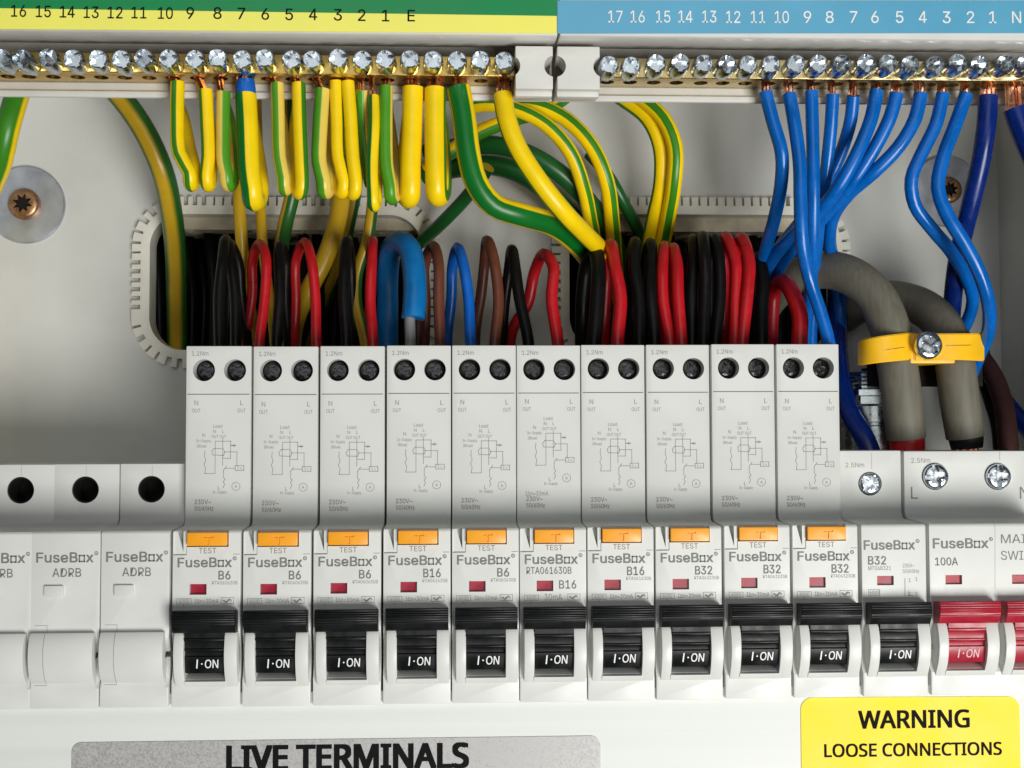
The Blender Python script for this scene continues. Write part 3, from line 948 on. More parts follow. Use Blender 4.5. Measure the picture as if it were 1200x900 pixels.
for i in range(3):
    t = thing('blank_module', blank_lab[i], 'blank module', (BX[i], 0, -.5 + .06 * i), 'white blank modules at the left')
    if proto_b is None:
        proto_b = t
        bb_.build('housing', M['plastic_blank'], t, sharp=30)
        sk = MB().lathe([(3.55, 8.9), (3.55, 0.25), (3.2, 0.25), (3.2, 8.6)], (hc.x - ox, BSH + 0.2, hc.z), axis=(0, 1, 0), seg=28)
        sk.build('bore_shade', M['hole'], t)  # black cup added so the white bore looks deep in shade
        s = MB()
        x1_ = at(50.5, 740, -3).x - ox
        prof = [(dy - .05, z) for dy, z in barrel_b[1:-1]]
        for a in (x1_,):
            for (ya, za), (yb, zb_) in zip(prof, prof[1:]):
                s.add([(a - .07, ya, za), (a + .07, ya, za), (a + .07, yb, zb_), (a - .07, yb, zb_)], [(0, 3, 2, 1)])
        s.line([(x1_, bz(740, 0)), (x1_, bz(731, 0)), (x37, bz(731, 0))], .1, -.05).line([(x1_, bz(798, 0)), (x1_, bz(801, 0)), (x37, bz(801, 0))], .1, -.05)
        s.line([(hc.x - ox + .2, btop - .5), (hc.x - ox + .2, hc.z + 3.9)], .08, BSH - .05)
        s.build('clip_outline', M['print_fine'], t)
        lm = MB()
        q0, q1 = at(43, 651.5, 0), at(109.5, 651.5, 0)
        fusebox(lm, q0.x - ox, q0.z, 2.45, q1.x - q0.x, -.06)
        q = at(78.5, 669, 0)
        lm.text('ADRB', q.x - ox, q.z, 2.15, -.06, w=7.2, bold=.006)
        lm.build('lettering', M['print'], t)
    else:
        for ch in list(proto_b.children): copy_part(ch, t)

# ---- single breaker at the right, without test button
def shoulder_body(width, sh, zt, cuts):
    b = MB().prism_x(nose_profile(zt, sh), 0, width, 0.45)
    return boolean(b, cuts)
MSH = 17.5
mx = at(1010.0, 690, 0).x
mtop = at(1030, 529, MSH).z
shift = FRONT_X[10] - 529.5
scr = at(1021, 568, MSH - 1)
t = thing('circuit_breaker', 'short breaker marked B32 without a test button, beside the red main switch', 'circuit breaker', (mx, 0, .25))
def m_rel(px, py, y): q = at(px, py, y); return (q.x - mx, q.z)
mcb = shoulder_body(W - .1, MSH, mtop, scoops(W) + slot() + [bore((scr.x - mx, scr.z), 3.3, 3.2, MSH),
      MB().box(m_rel(1028, 690, 0)[0], m_rel(1047.5, 690, 0)[0], -3, 1.3, m_rel(1030, 687, 0)[1], m_rel(1030, 676, 0)[1])])
for a, b in ((534.3, 546), (592, 606.6)):
    mcb.prism_x(pt_arc(0, BARREL), lx(a), lx(b), 0.22)
mcb.prism_x([(0.25, lz(790.2, 0)), (-1.25, lz(793.5, -1.25)), (-1.2, lz(794.6, -1.2)), (-0.2, lz(799, -.2)), (0.3, lz(800, 0))], lx(545.6), lx(592.4))
mcb.build('housing', M['plastic'], t, sharp=30)
big = screw_head(3.0, 2.2, .5, slot=True, cross=.88, depth=1.3, seg=28)
o = spun(big, .9).build('terminal_screw', M['zinc'], t)
o.location = Vector((scr.x - mx, MSH + 1.6, scr.z)) * MM
a, b = m_rel(1028.6, 686.5, 0), m_rel(1047, 676.5, 0)
MB().box(a[0], b[0], .9, 1.25, a[1], b[1]).build('indicator_window', M['indicator'], t)
tg = toggle_mesh(lx(533.5), lx(605.5), lx(546.4), lx(591.6)).build('toggle', M['black'], t)
on_text(lx(546.4), lx(591.6), M['print_white'], tg, None)
lm = MB()
q0, q1 = m_rel(1012.5, 640, 0), m_rel(1072, 640, 0)
fusebox(lm, q0[0], q0[1], 2.35, q1[0] - q0[0], -.06)
q = m_rel(1017.5, 658, 0)
lm.text('B32', q[0], q[1], 2.15, -.06, w=4.7, align='l', bold=.02)
lm.build('lettering', M['print'], t)
fp = MB()
q = m_rel(1017.5, 667, 0); fp.text('MT06B321', q[0], q[1], 1.05, -.06, w=6, align='l')
q = m_rel(1058, 664, 0); fp.text('230V~', q[0], q[1], .95, -.06, w=3, align='l')
q = m_rel(1058, 670.5, 0); fp.text('50/60Hz', q[0], q[1], .95, -.06, w=4.3, align='l')
q = m_rel(1025, 695.5, 0); fp.text('6000', q[0], q[1], 1.0, -.06, w=2.6)
c0, c1 = m_rel(1018, 699, 0), m_rel(1031, 692, 0)
fp.line([(c0[0], c0[1]), (c1[0], c0[1]), (c1[0], c1[1]), (c0[0], c1[1]), c0], .1, -.06)
fp.line([m_rel(1060.5, 679, 0), m_rel(1060.5, 699, 0)], .16, -.06)
for px, py in ((1066, 681), (1074, 679.5), (1066, 697), (1074, 697)):
    q = m_rel(px, py, 0); fp.text('1' if py < 690 else '2', q[0], q[1], .9, -.06)
fp.line([m_rel(1064.5, 694, 0), m_rel(1064.5, 699, 0), m_rel(1070, 699, 0)], .12, -.06)
q = m_rel(1003, 546, MSH); fp.text('2.5Nm', q[0] - .3, q[1], 1.25, MSH - .06, w=5.2)
fp.line([m_rel(1021.5, 532, MSH), m_rel(1021.5, 551, MSH)], .08, MSH - .05)
fp.build('rating_print', M['print_fine'], t)['kind'] = 'stuff'

# ---- two pole main switch
sx = at(1089.5, 690, 0).x
t = thing('main_switch', 'wide main switch marked 100A with crimson levers at the right end', 'main switch', (sx, 0, .35))
def s_rel(px, py, y): q = at(px, py, y); return (q.x - sx, q.z)
ms_w = 35.2
mst = at(1100, 530, MSH).z
s1, s2 = s_rel(1097.5, 560, MSH - 1), s_rel(1171, 560, MSH - 1)
cuts = [bore(s1, 3.75, 3.2, MSH), bore(s2, 3.75, 3.2, MSH)]
wins = [(1108, 1127.5), (1186, 1206)]
for a, b in wins:
    cuts.append(MB().box(s_rel(a, 680, 0)[0], s_rel(b, 680, 0)[0], -3, 1.3, s_rel(1110, 686.5, 0)[1], s_rel(1110, 675.5, 0)[1]))
pr_ = [(-6, lz(736))] + [(y, lz(py, y)) for py, y in SCOOP] + [(-6, lz(795))]
cuts += [MB().prism_x(pr_, -1, lx(534.3) - .02), MB().prism_x(pr_, lx(606.6) + .02, lx(534.3) + 17.58), MB().prism_x(pr_, lx(606.6) + 17.62, ms_w + 1)]
cuts += slot() + slot(17.6)
body = shoulder_body(ms_w, MSH, mst, cuts)
PI2 = (at(1168, 690, 0).x - at(1089.5, 690, 0).x)
for k in range(2):
    d = k * 17.6
    for a, b in ((534.3, 546), (592, 606.6)):
        body.prism_x([(y * 1.05, z) for y, z in pt_arc(0, BARREL)], lx(a) + d, lx(b) + d, 0.22)
    body.prism_x([(0.25, lz(790.2, 0)), (-1.25, lz(793.5, -1.25)), (-1.2, lz(794.6, -1.2)), (-0.2, lz(799, -.2)), (0.3, lz(800, 0))], lx(545.6) + d, lx(592.4) + d)
body.build('housing', M['plastic'], t, sharp=30)
big2 = screw_head(3.55, 2.6, .5, slot=True, cross=.9, depth=1.5, seg=28)
for (c, a) in ((s1, .15), (s2, 1.5)):
    o = spun(big2, a).build('terminal_screw', M['zinc'], t)
    o.location = Vector((c[0], MSH + 1.2, c[1])) * MM
for k in range(2):
    d = k * 17.6
    tm = toggle_mesh(lx(533.5), lx(606.2), lx(546.4), lx(591.6))
    tg = tm.build('toggle', M['red'], t)
    tg.location.x = d * MM
    on_text(lx(546.4), lx(591.6), M['print_pink'], tg, None)
for a, b in wins:
    p, q = s_rel(a + .6, 686, 0), s_rel(b - .6, 676, 0)
    MB().box(p[0], q[0], .9, 1.25, p[1], q[1]).build('indicator_window', M['red'], t)
for k in range(2):
    MB().box(lx(528.6) + k * 17.6, lx(534.0) + k * 17.6, 1.7, 2.4, lz(767, 2), lz(761, 2)).build('clip_slot', M['seam'], t)
lm = MB()
q0, q1 = s_rel(1093.5, 638.5, 0), s_rel(1158, 638.5, 0)
fusebox(lm, q0[0], q0[1], 2.5, q1[0] - q0[0], -.06)
q = s_rel(1096, 659.7, 0); lm.text('100A', q[0], q[1], 2.0, -.06, w=6.0, align='l', bold=.012)
q = s_rel(1173, 633, 0); lm.text('MAIN', q[0], q[1], 2.3, -.06, w=9.2, align='l', bold=-.002)
q = s_rel(1173, 652.5, 0); lm.text('SWITCH', q[0], q[1], 2.3, -.06, w=12.3, align='l', bold=-.002)
q = s_rel(1071.5, 579, MSH); lm.text('L', q[0], q[1], 3.3, MSH - .06)
q = s_rel(1200.5, 579, MSH); lm.text('N', q[0], q[1], 3.3, MSH - .06)
lm.build('lettering', M['print'], t)
fp = MB()
q = s_rel(1079, 541, MSH); fp.text('2.5Nm', q[0], q[1], 1.35, MSH - .06, w=5.3)
fp.line([s_rel(1171.5, 531, MSH), s_rel(1171.5, 541, MSH)], .08, MSH - .05)
fp.line([s_rel(1166, 612, 0), s_rel(1166, 692, 0)], .07, -.05)
fp.build('rating_print', M['print_fine'], t)['kind'] = 'stuff'

# mounting rail that carries the whole row
rail = MB().prism_x([(DEPTH + .1, -18), (DEPTH + .1, -4), (DEPTH + 8, -4), (DEPTH + 8, 0), (PANEL, 0), (PANEL, -30), (DEPTH + 8, -30), (DEPTH + 8, -18)], -90, xr_wall - 1)
into(rail, enclosure).build('mounting_rail', M['gland'], enclosure)

# ================================================================== WIRES
def K(y): return (y - CAM.y) / FOCAL           # mm per photograph pixel at depth y
def pts3(pts): return [at(*p) for p in pts]
def wire(name, label, mat, wpx, pts, stripe=(0, 1), group=None, cat='wire', copper=None, seg=16, dia_y=None):
    """one insulated wire; pts = (px, py, depth). copper = bare strands shown at the first point up into the bar"""
    P = pts3(pts)
    r = 1.05 * wpx / 2 * K(dia_y if dia_y is not None else pts[0][2])
    t = thing(name, label, cat, P[0], group)
    off, width = stripe if stripe else (0, 1)
    o = MB().tube(P, r, seg=seg, off=off, width=width)
    tan = o.tan[0]
    into(o, t).build('insulation', M[mat], t)
    if copper:
        top = at(copper, 90, BAR_Y + 4.6)
        cm = MB()
        n = 13 if r > 2.4 else 5
        for k in range(n):
            a = 2 * math.pi * k / n + rnd.uniform(-.3, .3)
            rad = min(r * .62, 1.5 if n == 5 else 2.4) * (1 if k % 3 else .5)
            dx_, dy_ = math.cos(a) * rad, math.sin(a) * rad * .8
            p0 = P[0] + tan * 1.5 + Vector((dx_, dy_, 0))
            p2 = Vector((top.x + dx_ * .9, top.y + dy_ * .8, top.z + 2.0))
            pm = (p0 + p2) / 2 + Vector((rnd.uniform(-.25, .25), rnd.uniform(-.2, .2), 0))
            cm.tube([p0, pm, p2], r * (.24 if n == 5 else .23), seg=6, step=1.5)
        into(cm, t).build('copper_strands', M['copper'], t)
    return t

TY = BAR_Y + 4.6
EG = 'earth wires hanging from the left brass bar'
def hang(label, mat, wpx, top, mids, bot, back, stripe, copper, name='earth_wire', yd=0.0):
    """wire that drops from the bar and folds back on itself, rising behind the bar"""
    bx, by = bot
    db = rnd.choice((-1, 1)) * rnd.uniform(4.5, 8.5) * min(1, wpx / 16)
    yd += rnd.uniform(-.8, .8)
    pts = [(top[0], top[1], TY)] + [(a, b, TY - .5 + yd) for a, b in mids]
    q = wpx * .231
    pts += [(bx, by - 16, TY + yd), (bx + db * .12, by - 5, TY + q * .18 + yd), (bx + db * .45, by - 1.5, TY + q * .62 + yd), (bx + db * .85, by - 5, TY + q * 1.05 + yd), (bx + db, by - 18, TY + q * 1.25 + yd),
            (lerp(bx, top[0], .4) + db, by - 45, 24 + q * .6), (lerp(bx, top[0], .8) + db * .6, by - 80, 32), (top[0], 120, 38), (top[0], 92, 39)]
    return wire(name, label, mat, wpx, pts, stripe, EG, copper=copper)
hang('leftmost folded green and yellow wire on the earth bar, its foot bent to the right', 'earth', 16, (208, 97), [(207.5, 140), (210, 180)], (222, 218), 232, (-.045, .12), 199)
hang('yellow wire with a green left edge, second folded wire from the left', 'earth', 15.5, (241, 105), [(243, 150), (244, 185)], (242, 219), 246, (-.13, .125), 228, yd=1)
hang('pale yellow wire with a broad green right side, just left of the blue tipped wire', 'earth_light', 15.5, (262, 108), [(261.5, 150), (262, 190)], (265, 219), 258, (.20, .37), 256)
tb_ = hang('thick green and yellow wire with a short blue sleeve at its top', 'earth_deep', 24, (288, 112), [(290, 150), (292, 200)], (295, 237), 283, (-.10, .16), 283)
p = pts3([(287.5, 94, TY), (288, 104, TY), (288.3, 116, TY), (288.5, 117.5, TY)])
into(MB().tube(p, [11.2 * K(TY) * .95, 11.6 * K(TY), 11.6 * K(TY), 10 * K(TY)], seg=18), tb_).build('sleeve', M['bright_blue'], tb_)
hang('wire with a green stripe down its middle, first one right of the blue sleeved wire', 'earth_light', 15, (325, 98), [(326, 140), (327.5, 185)], (332, 224), 333, (-.045, .155), 313)
hang('mostly yellow wire with a green right edge, under the number 5', 'earth', 15.5, (350, 98), [(351, 140), (353, 190)], (354, 228), 352, (.18, .20), 341)
hang('wire half green and half pale yellow under the number 4', 'earth_light', 17, (378, 105), [(375, 150), (374, 190)], (379, 227), 385, (-.127, .29), 368)
hang('yellow wire under the number 3 with a thin green right edge', 'earth', 14.5, (393.5, 95), [(395, 140), (396.5, 185)], (403, 228), 397, (.24, .14), 394)
hang('plain yellow wire standing close on the right of the number 3 wire', 'earth', 15, (407.5, 96), [(411, 140), (413.5, 185)], (417, 229), 408, (-.27, .10), 402)
hang('thin wire with a green stripe tucked behind its shorter yellow neighbour', 'earth_light', 13, (424, 105), [(425.5, 150), (429, 185)], (432, 218), 415, (-.05, .25), 424, yd=4)
hang('wire starting lowest, half dark green and half yellow, foot reaching below the others', 'earth_deep', 13.5, (438, 114), [(438, 150), (436, 195)], (437, 243), 436, (-.15, .24), 435, yd=-1.5)
hang('mostly green wire with a yellow right edge under the number 1', 'earth_light', 15.5, (452.5, 102), [(452, 150), (453, 195)], (457, 234), 452, (-.07, .40), 455)
hang('thick plain yellow wire under the letter E', 'earth', 23.5, (484, 102), [(483, 150), (481, 195)], (481, 234), 478, (.5, .30), 482, yd=.5)
hang('thick yellow wire right of the letter E with a green right edge', 'earth', 24, (510, 104), [(510, 150), (510.5, 195)], (511, 232), 505, (.235, .16), 509, yd=.5)
wire('earth_wire', 'thickest earth wire, mostly green, bending right along the panel', 'earth_deep', 27,
     [(537.5, 104, TY), (544, 140, TY - 1), (549, 180, TY - 2), (558, 214, TY - 1), (578, 240, TY + 1), (612, 252, TY + 4), (645, 262, TY + 12), (672, 282, TY + 24), (696, 312, 56), (712, 350, 75), (720, 410, 100)], (-.025, .275), EG, copper=537, seg=18)
wire('earth_wire', 'bright yellow thick wire slanting down to the right across the panel', 'earth', 22,
     [(589, 112, TY), (594, 140, TY - 2), (606, 172, TY - 3), (630, 210, TY - 2), (660, 248, TY + 2), (686, 275, TY + 12), (704, 294, TY + 26), (716, 320, 60), (725, 370, 80), (728, 420, 100)], (-.25, .12), EG, copper=590, seg=18)

BG = 'earth wires running behind the bars'
wire('earth_wire', 'green and orange earth wire cut off by the left edge of the photo', 'earth', 26,
     [(26, 92, 40), (19, 115, 38), (9, 150, 36), (0, 190, 40), (-14, 225, 48), (-30, 270, 54), (-44, 330, 56), (-46, 420, 56), (-40, 580, 54)], (-.05, .44), BG, seg=16)
wire('earth_wire', 'lone dull green and yellow wire curving down into the left opening', 'earth_shaded', 24,
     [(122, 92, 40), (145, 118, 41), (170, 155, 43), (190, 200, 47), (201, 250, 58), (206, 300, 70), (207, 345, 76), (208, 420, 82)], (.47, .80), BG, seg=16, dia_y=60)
wire('earth_wire', 'inner one of two arching striped wires behind the slanting yellow wire', 'earth', 17,
     [(536, 128, 44), (570, 122, 42), (605, 128, 40), (640, 146, 40), (668, 178, 42), (684, 220, 47), (692, 258, 55), (698, 290, 70), (704, 345, 92), (708, 420, 115)], (.05, .12), BG, dia_y=45)
wire('earth_wire', 'outer one of two arching striped wires behind the slanting yellow wire', 'earth', 18,
     [(545, 122, 50), (590, 121, 48), (632, 125, 46), (665, 141, 45), (694, 172, 45), (711, 212, 48), (717, 255, 56), (720, 290, 68), (724, 345, 92), (726, 420, 115)], (.05, .13), BG, dia_y=45)
wire('earth_wire', 'short green and yellow wire crossing low behind the thick green wire', 'earth', 17,
     [(500, 198, 50), (528, 178, 46), (560, 156, 47), (600, 140, 50), (640, 128, 55), (680, 100, 62)], (-.2, .35), BG)
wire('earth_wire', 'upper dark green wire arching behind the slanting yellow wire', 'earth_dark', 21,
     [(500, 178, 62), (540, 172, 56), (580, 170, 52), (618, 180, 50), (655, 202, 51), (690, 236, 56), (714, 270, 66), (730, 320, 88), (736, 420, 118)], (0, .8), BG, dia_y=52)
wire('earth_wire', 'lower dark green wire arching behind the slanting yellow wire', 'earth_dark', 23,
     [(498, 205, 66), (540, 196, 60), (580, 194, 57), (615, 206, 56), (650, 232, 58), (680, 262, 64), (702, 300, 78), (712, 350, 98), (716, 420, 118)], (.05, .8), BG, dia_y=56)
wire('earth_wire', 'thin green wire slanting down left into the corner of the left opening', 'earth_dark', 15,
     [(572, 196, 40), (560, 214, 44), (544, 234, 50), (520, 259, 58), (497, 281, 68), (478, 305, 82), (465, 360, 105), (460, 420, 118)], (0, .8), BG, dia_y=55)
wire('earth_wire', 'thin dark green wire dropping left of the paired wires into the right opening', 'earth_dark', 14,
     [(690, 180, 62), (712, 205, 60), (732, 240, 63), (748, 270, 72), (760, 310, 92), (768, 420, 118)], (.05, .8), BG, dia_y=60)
wire('earth_wire', 'left one of a pair of yellow and green wires dropping from behind the blue strip', 'earth', 18,
     [(700, 98, 52), (733, 118, 48), (760, 140, 45), (774, 172, 45), (775, 212, 48), (767, 252, 56), (759, 292, 68), (752, 345, 92), (750, 420, 115)], (-.23, .15), BG, dia_y=48)
wire('earth_wire', 'right one of a pair of yellow and green wires dropping from behind the blue strip', 'earth', 18,
     [(725, 98, 48), (752, 116, 44), (778, 140, 41), (791, 172, 41), (790, 212, 44), (784, 250, 52), (776, 292, 64), (770, 345, 90), (768, 420, 115)], (.0, .15), BG, dia_y=46)
# lower ends of earth wires seen inside the left opening
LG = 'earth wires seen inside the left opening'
wire('earth_wire', 'yellow wire in the left opening passing behind the first red loop', 'earth_shaded', 14,
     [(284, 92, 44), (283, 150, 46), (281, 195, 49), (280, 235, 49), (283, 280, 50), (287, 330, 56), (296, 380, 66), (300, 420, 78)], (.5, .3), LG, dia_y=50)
wire('earth_wire', 'thin yellow wire in the left opening to the right of the first red loop', 'earth_shaded', 12,
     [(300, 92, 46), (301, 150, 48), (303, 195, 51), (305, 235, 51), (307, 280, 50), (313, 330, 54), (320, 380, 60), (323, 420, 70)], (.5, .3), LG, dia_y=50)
wire('earth_wire', 'green wire with a yellow left edge dropping just right of the toothed top edge gap', 'earth_shaded', 17,
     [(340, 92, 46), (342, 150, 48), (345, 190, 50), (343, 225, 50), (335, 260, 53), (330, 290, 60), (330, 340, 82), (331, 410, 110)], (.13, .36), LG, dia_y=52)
wire('earth_wire', 'wide olive wire slanting down to the left behind the second red loop', 'earth_shaded', 21,
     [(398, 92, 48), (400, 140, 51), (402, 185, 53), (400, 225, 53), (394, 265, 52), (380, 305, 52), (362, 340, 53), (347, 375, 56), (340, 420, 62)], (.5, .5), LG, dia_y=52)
wire('earth_wire', 'dim yellow wire behind the wide olive wire', 'earth_shaded', 15,
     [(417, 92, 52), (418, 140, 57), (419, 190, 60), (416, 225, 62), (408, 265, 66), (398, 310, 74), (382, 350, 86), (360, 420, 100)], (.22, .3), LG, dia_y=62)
wire('earth_wire', 'thin yellow and green wire bowing left of the third red wire', 'earth_shaded', 13,
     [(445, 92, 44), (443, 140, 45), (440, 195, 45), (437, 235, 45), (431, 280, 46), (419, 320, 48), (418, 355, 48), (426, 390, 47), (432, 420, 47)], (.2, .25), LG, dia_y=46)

# loops into the tops of the breakers
def loop(label, mat, wpx, front, top, back, group, name='wire', yf=24, yb=50, tip=None, seg=14):
    """hairpin: rises out of the breaker (front strand, low to high), bends back at top and drops into the opening"""
    n = len(front)
    wpx *= 0.93
    lr = random.Random(label)
    j = lambda k=1.0: lr.uniform(-2.2, 2.2) * k
    yf += lr.uniform(-1.5, 2.5)
    front = [front[0]] + [(a + j(), b + j(1.5)) for a, b in front[1:]]
    top = (top[0] + j(.8), top[1] + j(1.6))
    back = [(a + j(), b + j(1.5)) for a, b in back]
    pts = [(a, b, lerp(yf, yf + 7, i / max(1, n - 1)) + j(.4)) for i, (a, b) in enumerate(front)]
    pts += [(top[0], top[1], (yf + yb) / 2 + 1)]
    m = len(back)
    pts += [(a, b, lerp(yb - 5, yb + 3, i / max(1, m - 1)) if i < m - 1 else yb + 8) for i, (a, b) in enumerate(back)]
    return wire(name, label, mat, wpx, pts, None, group, dia_y=yf + 4, seg=seg)
RG, KG, OG = 'red wires looping into the breakers', 'black wires looping into the breakers', 'single coloured loops into the middle breakers'
loop('narrow red loop, first red wire from the left', 'wire_red', 12.5, [(302, 430), (303, 395), (309, 345), (310, 305)], (303, 283), [(297, 305), (294, 345), (288, 395), (284, 440)], RG)
loop('wide open red loop over the second tall breaker', 'wire_red', 12.5, [(373, 440), (372, 400), (368, 345), (366, 305)], (357, 284), [(347, 308), (345, 350), (346, 400), (346, 440)], RG)
loop('straight red wire just left of the big blue sleeve', 'wire_red', 13, [(436, 440), (436, 400), (435, 350), (437, 305)], (437, 284), [(436, 300), (434, 345), (428, 395), (424, 440)], RG)
loop('single red loop with a square bend over the sixth breaker', 'wire_red', 14.5, [(656, 440), (653, 400), (646, 350), (648, 315)], (638, 299), [(625, 320), (617, 355), (604, 385), (594, 440)], RG)
loop('thick red wire left of the yellow and green pair', 'wire_red', 16.5, [(724, 440), (724, 400), (726, 350), (721, 310)], (716, 289), [(712, 320), (710, 360), (708, 400), (706, 440)], RG)
loop('left one of two red wires below the yellow and green pair', 'wire_red', 14.5, [(788, 440), (785, 400), (779, 350), (778, 310)], (778, 288), [(776, 310), (775, 355), (774, 400), (773, 440)], RG)
loop('right one of two red wires below the yellow and green pair', 'wire_red', 14.5, [(800, 440), (799, 400), (796, 350), (794, 310)], (791, 288), [(790, 310), (789, 355), (788, 400), (787, 440)], RG)
loop('left one of two red wires between black wires and the blue bundle', 'wire_red', 15.5, [(861, 440), (861, 400), (862, 350), (860, 310)], (851, 280), [(848, 300), (846, 345), (845, 395), (843, 440)], RG)
loop('right one of two red wires between black wires and the blue bundle', 'wire_red', 15.5, [(870, 440), (872, 400), (877, 350), (877, 310)], (867, 281), [(863, 300), (860, 345), (858, 395), (857, 440)], RG)
loop('fat short red loop under the blue bundle, over the rightmost tall breaker', 'wire_red', 20, [(944, 440), (939, 405), (935, 370), (927, 343)], (917, 328), [(908, 345), (904, 375), (902, 405), (900, 440)], RG)
loop('left one of the first two black wires in the left opening', 'wire_black', 13.5, [(259, 440), (258, 400), (259, 345), (263, 305)], (265, 283), [(268, 305), (268, 350), (268, 400), (268, 440)], KG)
loop('right one of the first two black wires in the left opening', 'wire_black', 13.5, [(277, 440), (277, 400), (275, 345), (271, 305)], (270, 286), [(281, 305), (284, 350), (287, 400), (290, 440)], KG, yf=27)
loop('black wire between the first and second red loops', 'wire_black', 13, [(326, 440), (326, 400), (328, 345), (329, 305)], (328, 284), [(333, 305), (336, 350), (337, 400), (338, 440)], KG)
loop('black wire left of the bowed yellow and green wire', 'wire_black', 14, [(404, 440), (404, 400), (404, 345), (405, 305)], (407, 284), [(411, 305), (413, 350), (414, 400), (414, 440)], KG)
loop('slanting black wire left of the square red loop', 'wire_black', 14, [(621, 440), (617, 400), (609, 350), (603, 315)], (601, 290), [(597, 315), (592, 350), (588, 400), (586, 440)], KG)
loop('fat black wire standing right after the panel between the openings', 'wire_black', 18, [(692, 440), (695, 400), (702, 350), (701, 312)], (694, 292), [(687, 315), (683, 355), (680, 400), (679, 440)], KG)
loop('left one of two black wires between the thick red wire and the red pair', 'wire_black', 15, [(751, 440), (750, 400), (747, 350), (744, 310)], (744, 285), [(739, 310), (738, 355), (737, 400), (737, 440)], KG)
loop('right one of two black wires between the thick red wire and the red pair', 'wire_black', 15, [(766, 440), (765, 400), (764, 350), (762, 310)], (761, 284), [(758, 310), (757, 355), (757, 400), (757, 440)], KG)
loop('left one of three black wires in the middle of the right opening', 'wire_black', 15, [(809, 440), (809, 400), (811, 345), (812, 300)], (812, 279), [(807, 300), (805, 345), (804, 400), (804, 440)], KG, yf=28)
loop('middle one of three black wires in the right opening', 'wire_black', 15, [(824, 440), (824, 400), (826, 345), (827, 300)], (823, 278), [(820, 300), (818, 345), (818, 400), (818, 440)], KG)
loop('right one of three black wires, touching the red pair', 'wire_black', 15, [(838, 440), (838, 400), (843, 345), (842, 300)], (837, 278), [(833, 300), (831, 345), (831, 400), (831, 440)], KG, yf=26)
loop('black wire just right of the second red pair', 'wire_black', 17, [(893, 440), (893, 400), (894, 360), (893, 330)], (890, 305), [(885, 330), (883, 360), (882, 400), (882, 440)], KG, yf=28)
big_blue = wire('sleeved_wire', 'big loop in light blue sleeving over the fourth breaker', 'sleeve_blue', 26,
     [(484, 373, 27), (486, 350, 28), (485.5, 320, 30), (480, 292, 34), (469, 284, 39), (458, 294, 45), (454, 325, 50), (454, 365, 52), (454, 440, 54)], None, OG, seg=20, dia_y=30)
into(MB().tube(pts3([(480, 350, 28), (480, 372, 27.5), (481, 400, 26), (481, 440, 25)]), 6.5 * K(28), seg=12), big_blue).build('inner_wire', M['clear_grey'], big_blue)
into(MB().tube(pts3([(490, 350, 30), (490, 372, 29.5), (490, 400, 28), (490, 440, 27)]), 4 * K(28), seg=10), big_blue).build('inner_wire', M['dark_brown'], big_blue)
loop('tall brown loop right beside the big blue sleeve', 'brown', 13.5, [(515, 440), (515, 400), (516, 350), (515, 310)], (507, 288), [(499, 312), (497, 350), (496, 400), (496, 440)], OG)
loop('royal blue loop standing between two brown loops', 'bright_blue', 13.5, [(556, 440), (553, 400), (549, 350), (544, 312)], (537, 287), [(530, 312), (527, 350), (526, 400), (526, 440)], OG)
loop('brown loop right of the royal blue loop, highest of its row', 'brown', 13.5, [(579, 440), (580, 400), (583, 350), (577, 305)], (570, 281), [(566, 310), (563, 345), (559, 385), (556, 440)], OG)

# black wires packed deep inside the openings
def deep(label, xs, group):
    for k, x in enumerate(xs):
        y0 = rnd.uniform(82, 98)
        pts = [(x + rnd.uniform(-8, 8), 225, y0 + 12), (x + rnd.uniform(-4, 4), 285 + rnd.uniform(-6, 6), y0), (x + rnd.uniform(-5, 5), 345, y0 - 3), (x + rnd.uniform(-6, 6), 470, y0 - 2)]
        wire('wire', label, 'wire_black', rnd.uniform(11.5, 14.5), pts, None, group, dia_y=85, seg=10)
deep('black wire packed deep in the left opening behind the coloured loops', [186, 199, 212, 224, 236, 247, 259, 273, 291, 316, 333, 352, 372, 391, 415, 448, 474], 'black wires deep in the left opening')
deep('black wire packed deep in the right opening behind the coloured loops', [678, 690, 704, 720, 733, 749, 766, 783, 800, 816, 833, 848, 866, 882, 897, 912, 928, 945], 'black wires deep in the right opening')
# blue neutral wires
NG = 'blue wires hanging from the right brass bar'
def neutral(label, mat, wpx, copper, pts, name='neutral_wire'):
    return wire(name, label, mat, wpx, pts, None, NG, copper=copper)
neutral('leftmost blue wire on the right bar, bowing right then left', 'blue', 15.5, 897, [(897, 108, TY), (905, 140, TY - .5), (916, 180, TY), (915, 218, 19), (907, 258, 26), (895, 300, 38), (888, 345, 52), (884, 420, 66)])
neutral('blue wire running all the way down into the last tall breaker', 'blue', 15.5, 924, [(925, 111, TY), (931, 145, TY - 2), (937, 190, TY - 3), (938, 235, TY - 3), (940, 285, TY - 1), (948, 325, 18), (961, 365, 19.5), (971, 402, 20), (972, 440, 20.5)])
neutral('straight blue wire hanging vertically beside the long wire', 'blue', 15, 951, [(951, 107, TY), (952, 150, TY), (953, 200, TY), (953, 250, 17), (952, 300, 23), (950, 340, 32), (944, 385, 44), (940, 440, 55)])
neutral('blue wire under the number 8, leaning slightly left', 'blue', 15, 977, [(976, 110, TY), (974, 145, TY + 2), (970, 185, TY + 5), (966, 220, 23), (961, 250, 27), (957, 290, 36), (953, 330, 46), (950, 420, 58)])
neutral('blue wire under the number 7 curving left behind its neighbours', 'blue', 15, 1002, [(1000, 112, TY), (997, 140, TY + 3), (988, 172, TY + 7), (974, 205, 25), (957, 235, 30), (936, 262, 35), (912, 292, 40), (893, 330, 50), (880, 420, 64)])
